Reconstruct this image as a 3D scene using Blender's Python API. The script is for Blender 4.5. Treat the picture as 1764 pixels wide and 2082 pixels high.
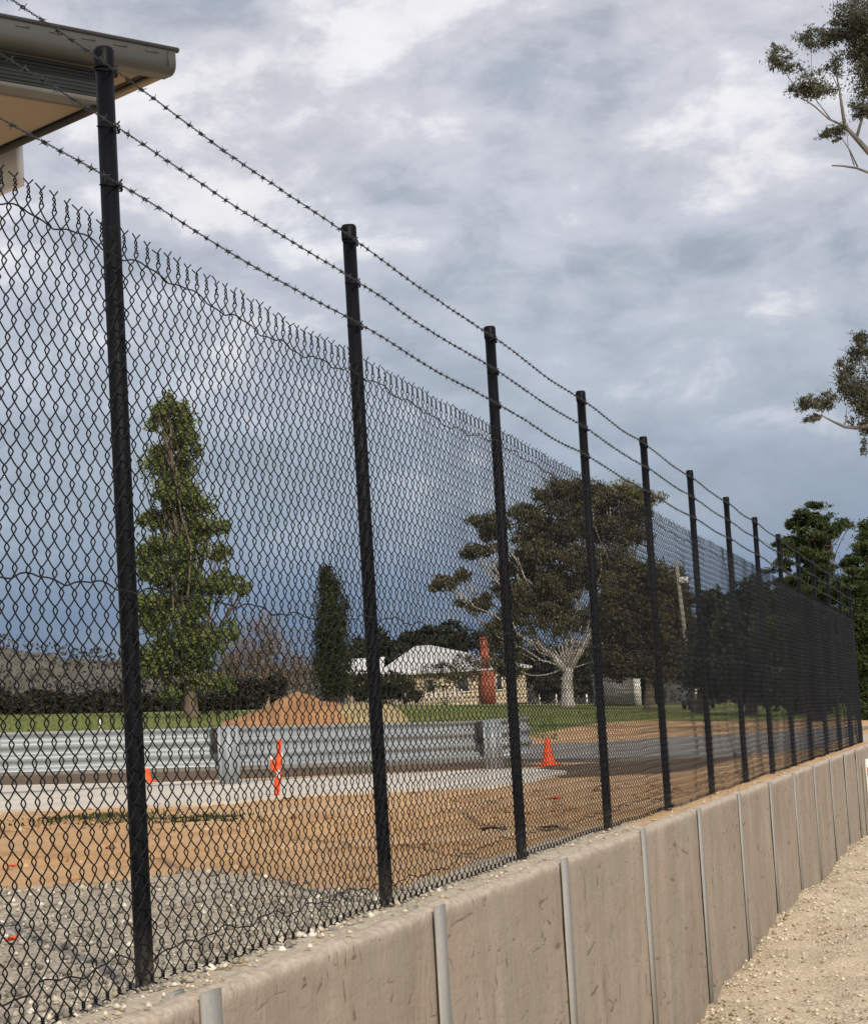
import bpy, math, random
import numpy as np
from mathutils import Matrix, Vector

for o in list(bpy.data.objects):
    bpy.data.objects.remove(o)
R = math.radians
rng = np.random.default_rng(7)
random.seed(7)
scene = bpy.context.scene
COL = scene.collection

# ------------------------------------------------------------------ camera
F_PX, W_PX, H_PX = 4500.0, 1764.0, 2082.0      # focal length and frame in survey pixels
PITCH, ROLL, YAW, CAM_Z = 0.09745, 0.05884, 0.24436, 0.6406
cam = bpy.data.cameras.new('camera')
cam.sensor_fit = 'HORIZONTAL'
cam.sensor_width = 36.0
cam.lens = 36.0 * F_PX / W_PX
cam.clip_start = 0.1
cam.clip_end = 6000.0
camo = bpy.data.objects.new('camera', cam)
COL.objects.link(camo)
camo.matrix_world = (Matrix.Translation((0, 0, CAM_Z)) @ Matrix.Rotation(R(90) + PITCH, 4, 'X')
                     @ Matrix.Rotation(-ROLL, 4, 'Z'))
scene.camera = camo

# ------------------------------------------------------------------ sky, sun, exposure
SUN_EL, SUN_AZ = R(33), math.atan2(0.34, -0.94)   # azimuth measured from +Y towards +X
world = bpy.data.worlds.new('World')
scene.world = world
world.use_nodes = True
nt = world.node_tree
nt.nodes.clear()


def wn(kind, **kw):
    n = nt.nodes.new(kind)
    for k, v in kw.items():
        setattr(n, k, v)
    return n


def wmath(op, a, b=None, clamp=False):
    n = wn('ShaderNodeMath', operation=op, use_clamp=clamp)
    for i, v in enumerate((a, b)):
        if v is None:
            continue
        if isinstance(v, (int, float)):
            n.inputs[i].default_value = v
        else:
            nt.links.new(v, n.inputs[i])
    return n.outputs[0]


def wmix(f, a, b):
    n = wn('ShaderNodeMix', data_type='RGBA')
    for sock, v in ((n.inputs[0], f), (n.inputs[6], a), (n.inputs[7], b)):
        if isinstance(v, (int, float)):
            sock.default_value = v
        elif isinstance(v, tuple):
            sock.default_value = (*v, 1)
        else:
            nt.links.new(v, sock)
    return n.outputs[2]


tc = wn('ShaderNodeTexCoord')
sep = wn('ShaderNodeSeparateXYZ')
nt.links.new(tc.outputs['Generated'], sep.inputs[0])
elev = sep.outputs['Z']
nish = wn('ShaderNodeTexSky', sky_type='NISHITA', sun_disc=False)
nish.sun_elevation = SUN_EL
nish.sun_rotation = SUN_AZ
nish.air_density = 1.2
nish.dust_density = 2.0
bgk = wn('ShaderNodeMix', data_type='RGBA', blend_type='MULTIPLY')
bgk.inputs[0].default_value = 1.0
bgk.inputs[7].default_value = (0.1, 0.1, 0.1, 1)
nt.links.new(nish.outputs[0], bgk.inputs[6])


def wnoise(sx, sz, scale, detail, rough, dist=0.0, off=(0, 0, 0)):
    m = wn('ShaderNodeMapping')
    m.inputs['Scale'].default_value = (sx, sx, sz)
    m.inputs['Location'].default_value = off
    nt.links.new(tc.outputs['Generated'], m.inputs['Vector'])
    n = wn('ShaderNodeTexNoise')
    n.inputs['Scale'].default_value = scale
    n.inputs['Detail'].default_value = detail
    n.inputs['Roughness'].default_value = rough
    n.inputs['Distortion'].default_value = dist
    nt.links.new(m.outputs[0], n.inputs['Vector'])
    return n.outputs[0]


def wramp(f, stops, interp='LINEAR'):
    r = wn('ShaderNodeValToRGB')
    r.color_ramp.interpolation = interp
    e = r.color_ramp.elements
    while len(e) < len(stops):
        e.new(0.5)
    for el, (p, c) in zip(e, stops):
        el.position = p
        el.color = (*c, 1) if isinstance(c, tuple) else (c, c, c, 1)
    nt.links.new(f, r.inputs[0])
    return r.outputs[0]


warp = wnoise(1, 2.0, 3.0, 3, 0.5, off=(3.1, 1.7, 0.4))
el2 = wmath('ADD', elev, wmath('MULTIPLY', wmath('SUBTRACT', warp, 0.5), 0.10))
base = wramp(el2, [(0.0, (0.085, 0.155, 0.300)), (0.050, (0.155, 0.230, 0.370)), (0.105, (0.335, 0.395, 0.495)),
                   (0.18, (0.480, 0.515, 0.595)), (0.28, (0.605, 0.605, 0.665)), (0.6, (0.665, 0.665, 0.705)),
                   (1.0, (0.690, 0.685, 0.705))])
big = wnoise(1, 2.2, 6.0, 3, 0.5, 0.25, off=(0.35, 0.2, 0.9))
med = wnoise(1, 1.9, 12.0, 8, 0.6, 0.25, off=(1.2, 4.2, 0.3))
puff = wnoise(1, 1.7, 24.0, 6, 0.62, 0.35, off=(2.3, 0.4, 1.9))
dens = wmath('ADD', wmath('ADD', wmath('MULTIPLY', big, 0.40), wmath('MULTIPLY', med, 0.40)), wmath('MULTIPLY', puff, 0.20))
dark = wramp(dens, [(0.38, 1.0), (0.51, 0.0)], 'EASE')
lite = wramp(dens, [(0.505, 0.0), (0.585, 1.0)], 'EASE')
upk = wramp(elev, [(0.075, 0.0), (0.13, 0.5), (0.22, 1.0)])
c1 = wmix(wmath('MULTIPLY', dark, 0.62), base, (0.285, 0.345, 0.430))
c2 = wmix(wmath('MULTIPLY', wmath('MULTIPLY', lite, upk), 0.66), c1, (0.92, 0.89, 0.89))
fine = wmath('ADD', wmath('MULTIPLY', wmath('SUBTRACT', wmath('ADD', wmath('MULTIPLY', med, 0.5), wmath('MULTIPLY', puff, 0.5)), 0.5), 0.70), 1.0)
c3n = wn('ShaderNodeMix', data_type='RGBA', blend_type='MULTIPLY')
c3n.inputs[0].default_value = 1.0
nt.links.new(c2, c3n.inputs[6])
nt.links.new(fine, c3n.inputs[7])
sky = wmix(0.9, bgk.outputs[2], c3n.outputs[2])
bg = wn('ShaderNodeBackground')
bg.inputs['Strength'].default_value = 1.08
nt.links.new(sky, bg.inputs['Color'])
wo = wn('ShaderNodeOutputWorld')
nt.links.new(bg.outputs[0], wo.inputs[0])

sun = bpy.data.lights.new('sun', 'SUN')
sun.energy = 3.2
sun.angle = R(0.7)
sun.color = (1.0, 0.88, 0.72)
suno = bpy.data.objects.new('sun', sun)
COL.objects.link(suno)
sdir = Vector((math.sin(SUN_AZ) * math.cos(SUN_EL), math.cos(SUN_AZ) * math.cos(SUN_EL), math.sin(SUN_EL)))
suno.rotation_euler = sdir.to_track_quat('Z', 'Y').to_euler()
suno.location = (20, -40, 40)

scene.view_settings.view_transform = 'Standard'
scene.view_settings.look = 'None'
scene.view_settings.exposure = 0.0
scene.view_settings.gamma = 1.0
scene.view_settings.use_curve_mapping = False

# ------------------------------------------------------------------ survey helpers
DV = np.array([math.sin(YAW), math.cos(YAW), 0.0])       # along the fence
NV = np.array([-math.cos(YAW), math.sin(YAW), 0.0])      # away from the camera, across the fence


def at(px, py, Z):
    """World point seen in survey pixel (px, py) at distance Z."""
    c, s = math.cos(ROLL), math.sin(ROLL)
    a, b = px - W_PX / 2, py - H_PX / 2
    u, v = c * a - s * b, s * a + c * b
    d = np.array([u / F_PX, 1.0, -v / F_PX])
    cp, sp = math.cos(PITCH), math.sin(PITCH)
    d = np.array([d[0], d[1] * cp - d[2] * sp, d[1] * sp + d[2] * cp])
    return d * (Z / d[1]) + np.array([0, 0, CAM_Z])


def vhash(ix, iy, seed):
    h = (ix.astype(np.int64) * 374761393 + iy.astype(np.int64) * 668265263 + seed * 974711) & 0x7fffffff
    h = ((h ^ (h >> 13)) * 1274126177) & 0x7fffffff
    return ((h ^ (h >> 16)) & 0xffff) / 65535.0


def vn(x, y, seed=0):
    x = np.asarray(x, float); y = np.asarray(y, float)
    ix, iy = np.floor(x), np.floor(y)
    fx, fy = x - ix, y - iy
    fx, fy = fx * fx * (3 - 2 * fx), fy * fy * (3 - 2 * fy)
    a, b = vhash(ix, iy, seed), vhash(ix + 1, iy, seed)
    c, d = vhash(ix, iy + 1, seed), vhash(ix + 1, iy + 1, seed)
    return (a * (1 - fx) + b * fx) * (1 - fy) + (c * (1 - fx) + d * fx) * fy - 0.5


def fbm(x, y, seed=0, oct=4):
    r, a = 0, 1.0
    for i in range(oct):
        r = r + a * vn(x * 2 ** i, y * 2 ** i, seed + i)
        a *= 0.5
    return r


# terrain height from a coarse survey: rows by distance, columns by bearing x/y
TZ = np.array([0, 14, 24, 33, 45, 60, 100, 200, 420, 900.])
TU = np.array([-0.35, -0.2, -0.1, 0.0, 0.07, 0.15, 0.22])
TH = np.array([
    [0, 0, 0, 0, 0, 0, 0],
    [0, 0, 0, 0, 0, 0, 0],
    [.12, .06, .03, .02, 0, 0, 0],
    [.35, .17, .10, .05, .02, 0, 0],
    [.9, .62, .40, .20, .02, 0, 0],
    [1.6, 1.2, .85, .45, .10, .0, 0],
    [3.0, 2.3, 1.75, 1.2, .70, .22, .1],
    [5.2, 4.1, 3.4, 2.75, 2.0, .80, .5],
    [8, 6.2, 5.2, 4.2, 3.0, 1.6, 1.2],
    [10, 8, 7, 6, 5, 4, 4.]])


def terrain(x, y):
    x = np.asarray(x, float); y = np.asarray(y, float)
    Z = np.clip(np.abs(y), 0, 899); u = np.clip(x / np.maximum(Z, 4), TU[0], TU[-1])
    i = np.clip(np.searchsorted(TZ, Z, 'right') - 1, 0, len(TZ) - 2)
    j = np.clip(np.searchsorted(TU, u, 'right') - 1, 0, len(TU) - 2)
    a = (Z - TZ[i]) / (TZ[i + 1] - TZ[i]); b = (u - TU[j]) / (TU[j + 1] - TU[j])
    return (TH[i, j] * (1 - a) * (1 - b) + TH[i + 1, j] * a * (1 - b) + TH[i, j + 1] * (1 - a) * b + TH[i + 1, j + 1] * a * b)


def ground_z(x, y):
    """Terrain with its bumps."""
    x = np.asarray(x, float); y = np.asarray(y, float)
    t = x * DV[0] + y * DV[1]; n = x * NV[0] + y * NV[1]
    k = np.clip((n - 2.3) / 1.2, 0, 1)
    z = terrain(x, y)
    calm = 1 - 0.8 * np.clip((y - 18) / 3, 0, 1)
    z = z + k * calm * (0.07 * fbm(x * 0.9, y * 0.9, 3) + 0.02 * fbm(x * 6, y * 6, 9))
    z = z + (1 - k) * 0.018 * fbm(t * 5, n * 5, 5) - 0.02 * (n < 2.14)
    # wheel ruts crossing the dirt
    for off_, dep in ((0.0, 0.035), (1.5, 0.03), (3.9, 0.025), (5.2, 0.03)):
        w_ = y - 13.2 - off_ - 0.10 * x - 0.25 * np.sin(x * 0.6 + off_)
        z = z - k * dep * np.exp(-(w_ / 0.16) ** 2) + k * dep * 0.7 * np.exp(-((w_ - 0.3) / 0.12) ** 2)
    # heap of spoil beside the second fence post
    z = z + 0.07 * k * np.exp(-(((x + 1.1) / 0.55) ** 2 + ((y - 9.7) / 0.9) ** 2))
    return z - 0.006


def on_ground(px, py, z0=0.0):
    Zs = np.linspace(4, 90, 1800)
    c0 = np.array([0, 0, CAM_Z]); d = at(px, py, 1.0) - c0
    P = c0 + np.outer(Zs, d)
    below = np.nonzero(P[:, 2] <= terrain(P[:, 0], P[:, 1]))[0]
    p = P[below[0]] if len(below) else P[-1]
    p[2] = float(ground_z(p[0], p[1]))
    return p


# ------------------------------------------------------------------ mesh helpers
def mk(name, V, Fq=None, Ft=None, mat=None, parent=None, smooth=False, tint=None):
    V = np.asarray(V, np.float32)
    me = bpy.data.meshes.new(name)
    me.vertices.add(len(V))
    me.vertices.foreach_set('co', V.ravel())
    idx, starts, pos = [], [], 0
    for Fx, n in ((Fq, 4), (Ft, 3)):
        if Fx is None or len(Fx) == 0:
            continue
        Fx = np.asarray(Fx, np.int32).reshape(-1, n)
        idx.append(Fx.ravel())
        starts.append(pos + np.arange(len(Fx)) * n)
        pos += Fx.size
    idx = np.concatenate(idx); starts = np.concatenate(starts)
    me.loops.add(len(idx))
    me.loops.foreach_set('vertex_index', idx)
    me.polygons.add(len(starts))
    me.polygons.foreach_set('loop_start', starts.astype(np.int32))
    if smooth:
        me.polygons.foreach_set('use_smooth', np.ones(len(starts), bool))
    if tint is not None:
        at_ = me.attributes.new('tint', 'FLOAT', 'POINT')
        at_.data.foreach_set('value', np.asarray(tint, np.float32))
    me.update(calc_edges=True)
    if mat:
        me.materials.append(M[mat])
    o = bpy.data.objects.new(name, me)
    COL.objects.link(o)
    if parent:
        o.parent = parent
    return o


def tag(o, label=None, cat=None, group=None, kind=None):
    for k, v in (('label', label), ('category', cat), ('group', group), ('kind', kind)):
        if v:
            o[k] = v
    return o


def empty(name, loc=(0, 0, 0), rz=0.0):
    o = bpy.data.objects.new(name, None)
    o.empty_display_size = 0.2
    o.location = loc
    o.rotation_euler = (0, 0, rz)
    COL.objects.link(o)
    return o


class MB:
    """Collects shapes of one mesh."""
    def __init__(s):
        s.V, s.Q, s.T, s.n = [], [], [], 0

    def add(s, V, Q=None, T=None):
        V = np.asarray(V, float).reshape(-1, 3)
        if Q is not None and len(Q):
            s.Q.append(np.asarray(Q, int).reshape(-1, 4) + s.n)
        if T is not None and len(T):
            s.T.append(np.asarray(T, int).reshape(-1, 3) + s.n)
        s.V.append(V); s.n += len(V)
        return s

    def box(s, c, d, rz=0.0, taper=1.0):
        x, y, z = d[0] / 2, d[1] / 2, d[2] / 2
        v = np.array([[sx * x * (taper if sz > 0 else 1), sy * y * (taper if sz > 0 else 1), sz * z]
                      for sz in (-1, 1) for sy in (-1, 1) for sx in (-1, 1)])
        cr, sr = math.cos(rz), math.sin(rz)
        v = v @ np.array([[cr, sr, 0], [-sr, cr, 0], [0, 0, 1]]) + np.asarray(c, float)
        return s.add(v, [[0, 2, 3, 1], [4, 5, 7, 6], [0, 1, 5, 4], [2, 6, 7, 3], [0, 4, 6, 2], [1, 3, 7, 5]])

    def tube(s, P, r, sides=8, cap=True):
        P = np.asarray(P, float); n = len(P)
        r = np.broadcast_to(np.asarray(r, float), (n,))
        t = np.gradient(P, axis=0); t /= np.linalg.norm(t, axis=1)[:, None] + 1e-12
        ref = np.array([0.31, 0.87, 0.11]) if abs(t[:, 2]).mean() > 0.6 else np.array([0.05, 0.1, 1.0])
        a = np.cross(t, ref); a /= np.linalg.norm(a, axis=1)[:, None] + 1e-12
        b = np.cross(t, a)
        th = np.arange(sides) * 2 * math.pi / sides
        V = P[:, None] + r[:, None, None] * (a[:, None] * np.cos(th)[None, :, None] + b[:, None] * np.sin(th)[None, :, None])
        i = np.arange(n - 1)[:, None] * sides; j = np.arange(sides)[None]; k = (j + 1) % sides
        Q = np.stack([i + j, i + k, i + sides + k, i + sides + j], -1).reshape(-1, 4)
        V = V.reshape(-1, 3); T = []
        if cap:
            V = np.vstack([V, P[0], P[-1]]); m = n * sides
            T = [[m, (q + 1) % sides, q] for q in range(sides)] + [[m + 1, (n - 1) * sides + q, (n - 1) * sides + (q + 1) % sides] for q in range(sides)]
        return s.add(V, Q, T)

    def lathe(s, prof, c=(0, 0, 0), sides=16):
        prof = np.asarray(prof, float); n = len(prof)
        th = np.arange(sides) * 2 * math.pi / sides
        V = np.stack([prof[:, None, 0] * np.cos(th), prof[:, None, 0] * np.sin(th), np.repeat(prof[:, 1][:, None], sides, 1)], -1)
        i = np.arange(n - 1)[:, None] * sides; j = np.arange(sides)[None]; k = (j + 1) % sides
        Q = np.stack([i + j, i + k, i + sides + k, i + sides + j], -1).reshape(-1, 4)
        return s.add(V.reshape(-1, 3) + np.asarray(c, float), Q)

    def grid(s, G):
        """G: (n, m, 3) array of points."""
        n, m = G.shape[:2]
        i = np.arange(n - 1)[:, None] * m; j = np.arange(m - 1)[None]
        Q = np.stack([i + j, i + j + 1, i + m + j + 1, i + m + j], -1).reshape(-1, 4)
        return s.add(G.reshape(-1, 3), Q)

    def prism(s, poly, d):
        """Closed polygon (n,3) extruded by vector d; fan caps (convex outlines)."""
        p = np.asarray(poly, float); n = len(p)
        V = np.vstack([p, p + np.asarray(d, float)])
        Q = [[i, (i + 1) % n, n + (i + 1) % n, n + i] for i in range(n)]
        T = [[0, i + 1, i] for i in range(1, n - 1)] + [[n, n + i, n + i + 1] for i in range(1, n - 1)]
        return s.add(V, Q, T)

    def build(s, name, mat, parent=None, smooth=False, tint=None):
        return mk(name, np.vstack(s.V), np.vstack(s.Q) if s.Q else None, np.vstack(s.T) if s.T else None, mat, parent, smooth, tint)


def tubes(P, r, sides, ref):
    """Many paths of equal length at once: P (m, n, 3) -> verts, quads."""
    m, n = P.shape[:2]
    t = np.gradient(P, axis=1); t /= np.linalg.norm(t, axis=2)[..., None] + 1e-12
    a = np.cross(t, np.asarray(ref, float)); a /= np.linalg.norm(a, axis=2)[..., None] + 1e-12
    b = np.cross(t, a)
    th = np.arange(sides) * 2 * math.pi / sides
    V = P[:, :, None] + r * (a[:, :, None] * np.cos(th)[None, None, :, None] + b[:, :, None] * np.sin(th)[None, None, :, None])
    o = (np.arange(m) * n * sides)[:, None, None]; i = (np.arange(n - 1) * sides)[None, :, None]
    j = np.arange(sides)[None, None]; k = (j + 1) % sides
    Q = np.stack([o + i + j, o + i + k, o + i + sides + k, o + i + sides + j], -1).reshape(-1, 4)
    return V.reshape(-1, 3), Q


# ------------------------------------------------------------------ materials
M = {}


class MT:
    def __init__(s, name, rough=0.7, metallic=0.0, spec=0.3):
        m = bpy.data.materials.new(name); m.use_nodes = True
        M[name] = m
        s.m, s.nt = m, m.node_tree
        s.b = s.nt.nodes['Principled BSDF']
        s.b.inputs['Roughness'].default_value = rough
        s.b.inputs['Metallic'].default_value = metallic
        s.b.inputs['Specular IOR Level'].default_value = spec
        s.tc = s.nt.nodes.new('ShaderNodeTexCoord')

    def link(s, a, b):
        s.nt.links.new(a, b)

    def noise(s, scale, detail=4, rough=0.55, stretch=(1, 1, 1), dist=0.0, coord='Object', kind='noise'):
        mp = s.nt.nodes.new('ShaderNodeMapping')
        mp.inputs['Scale'].default_value = stretch
        s.link(s.tc.outputs[coord], mp.inputs['Vector'])
        if kind == 'voronoi':
            n = s.nt.nodes.new('ShaderNodeTexVoronoi')
            n.inputs['Scale'].default_value = scale
            s.link(mp.outputs[0], n.inputs['Vector'])
            return n
        n = s.nt.nodes.new('ShaderNodeTexNoise')
        n.inputs['Scale'].default_value = scale
        n.inputs['Detail'].default_value = detail
        n.inputs['Roughness'].default_value = rough
        n.inputs['Distortion'].default_value = dist
        s.link(mp.outputs[0], n.inputs['Vector'])
        return n.outputs[0]

    def ramp(s, f, stops, interp='LINEAR'):
        r = s.nt.nodes.new('ShaderNodeValToRGB')
        r.color_ramp.interpolation = interp
        e = r.color_ramp.elements
        while len(e) < len(stops):
            e.new(0.5)
        for el, (p, c) in zip(e, stops):
            el.position = p
            el.color = (*c, 1) if isinstance(c, tuple) else (c, c, c, 1)
        s.link(f, r.inputs[0])
        return r.outputs[0]

    def mix(s, f, a, b, mode='MIX'):
        n = s.nt.nodes.new('ShaderNodeMix'); n.data_type = 'RGBA'; n.blend_type = mode
        for sock, v in ((n.inputs[0], f), (n.inputs[6], a), (n.inputs[7], b)):
            if isinstance(v, (int, float)):
                sock.default_value = v
            elif isinstance(v, tuple):
                sock.default_value = (*v, 1)
            else:
                s.link(v, sock)
        return n.outputs[2]

    def math(s, op, a, b):
        n = s.nt.nodes.new('ShaderNodeMath'); n.operation = op
        for i, v in enumerate((a, b)):
            if isinstance(v, (int, float)):
                n.inputs[i].default_value = v
            else:
                s.link(v, n.inputs[i])
        return n.outputs[0]

    def attr(s, name):
        n = s.nt.nodes.new('ShaderNodeAttribute'); n.attribute_name = name
        return n

    def color(s, c):
        if isinstance(c, tuple):
            s.b.inputs['Base Color'].default_value = (*c, 1)
        else:
            s.link(c, s.b.inputs['Base Color'])
        return s

    def bump(s, h, strength=0.3, dist=0.01):
        n = s.nt.nodes.new('ShaderNodeBump')
        n.inputs['Strength'].default_value = strength
        n.inputs['Distance'].default_value = dist
        s.link(h, n.inputs['Height'])
        s.link(n.outputs[0], s.b.inputs['Normal'])
        return s

    def rough(s, f, lo, hi):
        s.link(s.ramp(f, [(0.3, lo), (0.7, hi)]), s.b.inputs['Roughness'])
        return s


def plain(name, c, var=0.25, scale=3.0, rough=0.7, metallic=0.0, bump=0.0, spec=0.3, stretch=(1, 1, 1)):
    m = MT(name, rough, metallic, spec)
    n = m.noise(scale, 5, 0.6, stretch)
    lo = tuple(v * (1 - var) for v in c); hi = tuple(min(1, v * (1 + var)) for v in c)
    m.color(m.ramp(n, [(0.3, lo), (0.7, hi)]))
    if bump:
        m.bump(m.noise(scale * 5, 4, 0.6, stretch), bump)
    return m


def leafmat(name, dark, lite, trans=0.25):
    m = MT(name, 0.6, 0, 0.25)
    c = m.ramp(m.attr('tint').outputs['Fac'], [(0.0, dark), (1.0, lite)])
    m.color(c)
    tr = m.nt.nodes.new('ShaderNodeBsdfTranslucent'); m.link(c, tr.inputs['Color'])
    mx = m.nt.nodes.new('ShaderNodeMixShader'); mx.inputs[0].default_value = trans
    m.link(m.b.outputs[0], mx.inputs[1]); m.link(tr.outputs[0], mx.inputs[2])
    m.link(mx.outputs[0], m.nt.nodes['Material Output'].inputs['Surface'])
    return m


plain('wire_black', (0.006, 0.007, 0.010), 0.3, 9, 0.5, 0, 0, 0.16)
m = MT('post_black', 0.5, 0, 0.10)
n1 = m.noise(14, 5, 0.65, (1, 1, 0.35))
sp = m.nt.nodes.new('ShaderNodeSeparateXYZ'); m.link(m.tc.outputs['Object'], sp.inputs[0])
dust = m.math('MULTIPLY', m.ramp(sp.outputs['Z'], [(0.0, 1.0), (0.16, 0.0)]), m.ramp(n1, [(0.35, 0.15), (0.6, 1.0)]))
m.color(m.mix(m.math('MULTIPLY', dust, 0.75), m.ramp(n1, [(0.3, (0.003, 0.0035, 0.005)), (0.75, (0.007, 0.008, 0.011))]), (0.17, 0.15, 0.125)))
m.rough(n1, 0.36, 0.6)
plain('wire_barbed', (0.046, 0.052, 0.062), 0.45, 30, 0.6, 0.2)
m = MT('galvanised', 0.6, 0.1, 0.4)
n1 = m.noise(7, 6, 0.6, (1, 1, 0.4)); n2 = m.noise(40, 3, 0.5)
m.color(m.mix(m.ramp(n2, [(0.35, 0.0), (0.65, 0.45)]), m.ramp(n1, [(0.28, (0.215, 0.226, 0.224)), (0.5, (0.275, 0.284, 0.278)), (0.75, (0.335, 0.332, 0.315))]), (0.43, 0.37, 0.30)))
m.rough(n1, 0.42, 0.65)
m = MT('rail_steel', 0.5, 0.25, 0.4)
n1 = m.noise(1.2, 6, 0.6, (1, 1, 3)); n2 = m.noise(11, 4, 0.6, (1, 1, 1))
m.color(m.mix(m.ramp(n2, [(0.5, 0.0), (0.75, 0.5)]), m.ramp(n1, [(0.3, (0.275, 0.31, 0.335)), (0.7, (0.355, 0.39, 0.41))]), (0.25, 0.265, 0.27)))
m.rough(n1, 0.45, 0.6)

# concrete panels: taupe, streaked, with cast-in grain
m = MT('panel_concrete', 0.85, 0, 0.2)
oi = m.nt.nodes.new('ShaderNodeObjectInfo')
mp = m.nt.nodes.new('ShaderNodeVectorMath'); mp.operation = 'ADD'
sc_ = m.nt.nodes.new('ShaderNodeVectorMath'); sc_.operation = 'SCALE'
cmb = m.nt.nodes.new('ShaderNodeCombineXYZ')
m.link(oi.outputs['Random'], cmb.inputs[0]); m.link(oi.outputs['Random'], cmb.inputs[2])
m.link(cmb.outputs[0], sc_.inputs[0]); sc_.inputs['Scale'].default_value = 53.0
m.link(m.tc.outputs['Object'], mp.inputs[0]); m.link(sc_.outputs[0], mp.inputs[1])


class _O:      # stands in for the coordinate node so that noise() reads the shifted coordinates
    outputs = {'Object': mp.outputs[0]}


m.tc = _O
streak = m.noise(3.0, 5, 0.6, (1.0, 1.0, 0.34), 0.7)
band = m.noise(2.2, 2, 0.5, (1.0, 1.0, 0.08))
blot = m.noise(3.4, 6, 0.65, (1, 1, 0.8))
grain = m.noise(8.5, 5, 0.6, (1.0, 1.0, 0.55), 2.4)
scuff = m.noise(7.0, 5, 0.6, (0.45, 1.0, 2.2), 1.2)
fleck = m.noise(24, 4, 0.6, (0.8, 1.0, 0.7), 0.8)
tone = m.noise(1.1, 3, 0.5)
col = m.ramp(streak, [(0.32, (0.262, 0.217, 0.172)), (0.50, (0.338, 0.284, 0.228)), (0.68, (0.418, 0.354, 0.286))])
col = m.mix(m.ramp(band, [(0.40, 0.65), (0.56, 0.0)]), col, (0.282, 0.240, 0.198))
col = m.mix(m.ramp(blot, [(0.50, 0.0), (0.68, 0.75)]), col, (0.365, 0.286, 0.228))
col = m.mix(m.ramp(tone, [(0.42, 0.0), (0.62, 0.6)]), col, (0.330, 0.292, 0.246))
col = m.mix(m.ramp(grain, [(0.325, 0.75), (0.385, 0.0)]), col, (0.150, 0.118, 0.092))
col = m.mix(m.ramp(scuff, [(0.325, 0.8), (0.365, 0.0)]), col, (0.140, 0.112, 0.090))
col = m.mix(m.ramp(fleck, [(0.64, 0.0), (0.72, 0.35)]), col, (0.53, 0.46, 0.37))
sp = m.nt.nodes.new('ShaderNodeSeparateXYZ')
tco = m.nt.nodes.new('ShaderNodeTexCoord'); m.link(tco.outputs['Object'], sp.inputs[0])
lit_dust = m.ramp(m.math('ADD', m.math('SUBTRACT', sp.outputs['Z'], 1.355), m.math('MULTIPLY', m.math('SUBTRACT', grain, 0.5), 0.06)), [(0.0, 0.0), (0.030, 0.85)])
col = m.mix(lit_dust, col, m.ramp(fleck, [(0.35, (0.40, 0.34, 0.27)), (0.6, (0.56, 0.49, 0.40))]))  # pale top band: sunlit edge painted into the colour, mixed with cream dust
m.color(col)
m.bump(m.mix(0.5, m.mix(0.5, streak, scuff), grain), 0.8, 0.025)
plain('panel_top', (0.46, 0.39, 0.31), 0.25, 14, 0.9, 0, 0.6)

# gravel / soil / grass ground, zones from vertex weights broken up with noise
m = MT('ground', 0.95, 0, 0.15)
nA = m.noise(1.6, 6, 0.62); nB = m.noise(14, 6, 0.65); nC = m.noise(0.35, 4, 0.55); nD = m.noise(60, 4, 0.6)
vo = m.noise(48, kind='voronoi')
dirt = m.ramp(nA, [(0.28, (0.365, 0.205, 0.095)), (0.5, (0.545, 0.340, 0.170)), (0.72, (0.640, 0.430, 0.235))])
dirt = m.mix(m.ramp(nB, [(0.35, 0.5), (0.6, 0.0)]), dirt, (0.400, 0.250, 0.130))
dirt = m.mix(m.ramp(nC, [(0.45, 0.0), (0.65, 0.30)]), dirt, (0.610, 0.480, 0.335))
grav = m.ramp(vo.outputs['Color'], [(0.05, (0.25, 0.23, 0.195)), (0.5, (0.42, 0.385, 0.325)), (0.9, (0.58, 0.53, 0.45))])
grav = m.mix(m.ramp(nA, [(0.36, 0.0), (0.60, 0.65)]), grav, (0.47, 0.39, 0.29))
grass = m.ramp(nB, [(0.3, (0.090, 0.120, 0.026)), (0.5, (0.145, 0.180, 0.042)), (0.72, (0.200, 0.215, 0.070))])
grass = m.mix(m.ramp(nC, [(0.42, 0.0), (0.66, 0.5)]), grass, (0.180, 0.172, 0.075))
sand = m.ramp(nB, [(0.3, (0.36, 0.31, 0.235)), (0.7, (0.58, 0.52, 0.42))])
soil = m.ramp(nA, [(0.3, (0.085, 0.060, 0.040)), (0.7, (0.170, 0.125, 0.085))])
jit = m.math('ADD', m.math('MULTIPLY', m.math('SUBTRACT', nA, 0.5), 0.9), m.math('MULTIPLY', m.math('SUBTRACT', nB, 0.5), 0.9))


def zone(name):
    return m.ramp(m.math('ADD', m.attr(name).outputs['Fac'], jit), [(0.38, 0.0), (0.62, 1.0)])


c = m.mix(zone('z_gravel'), dirt, grav)
c = m.mix(zone('z_soil'), c, soil)
c = m.mix(zone('z_sand'), c, sand)
c = m.mix(zone('z_grass'), c, grass)
m.color(c)
m.bump(m.mix(0.5, nB, nD), 0.7, 0.03)

m = MT('yard_gravel', 0.95, 0, 0.15)
nA = m.noise(1.3, 5, 0.6); nB = m.noise(17, 5, 0.65); vo = m.noise(42, kind='voronoi')
c = m.ramp(vo.outputs['Color'], [(0.05, (0.36, 0.30, 0.215)), (0.5, (0.52, 0.45, 0.34)), (0.95, (0.70, 0.63, 0.50))])
c = m.mix(m.ramp(nA, [(0.35, 0.0), (0.65, 0.8)]), c, (0.53, 0.44, 0.32))
c = m.mix(m.ramp(nB, [(0.30, 0.55), (0.45, 0.0)]), c, (0.28, 0.24, 0.17))
m.color(c)
m.bump(m.mix(0.5, nB, vo.outputs['Distance']), 0.7, 0.03)


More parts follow.
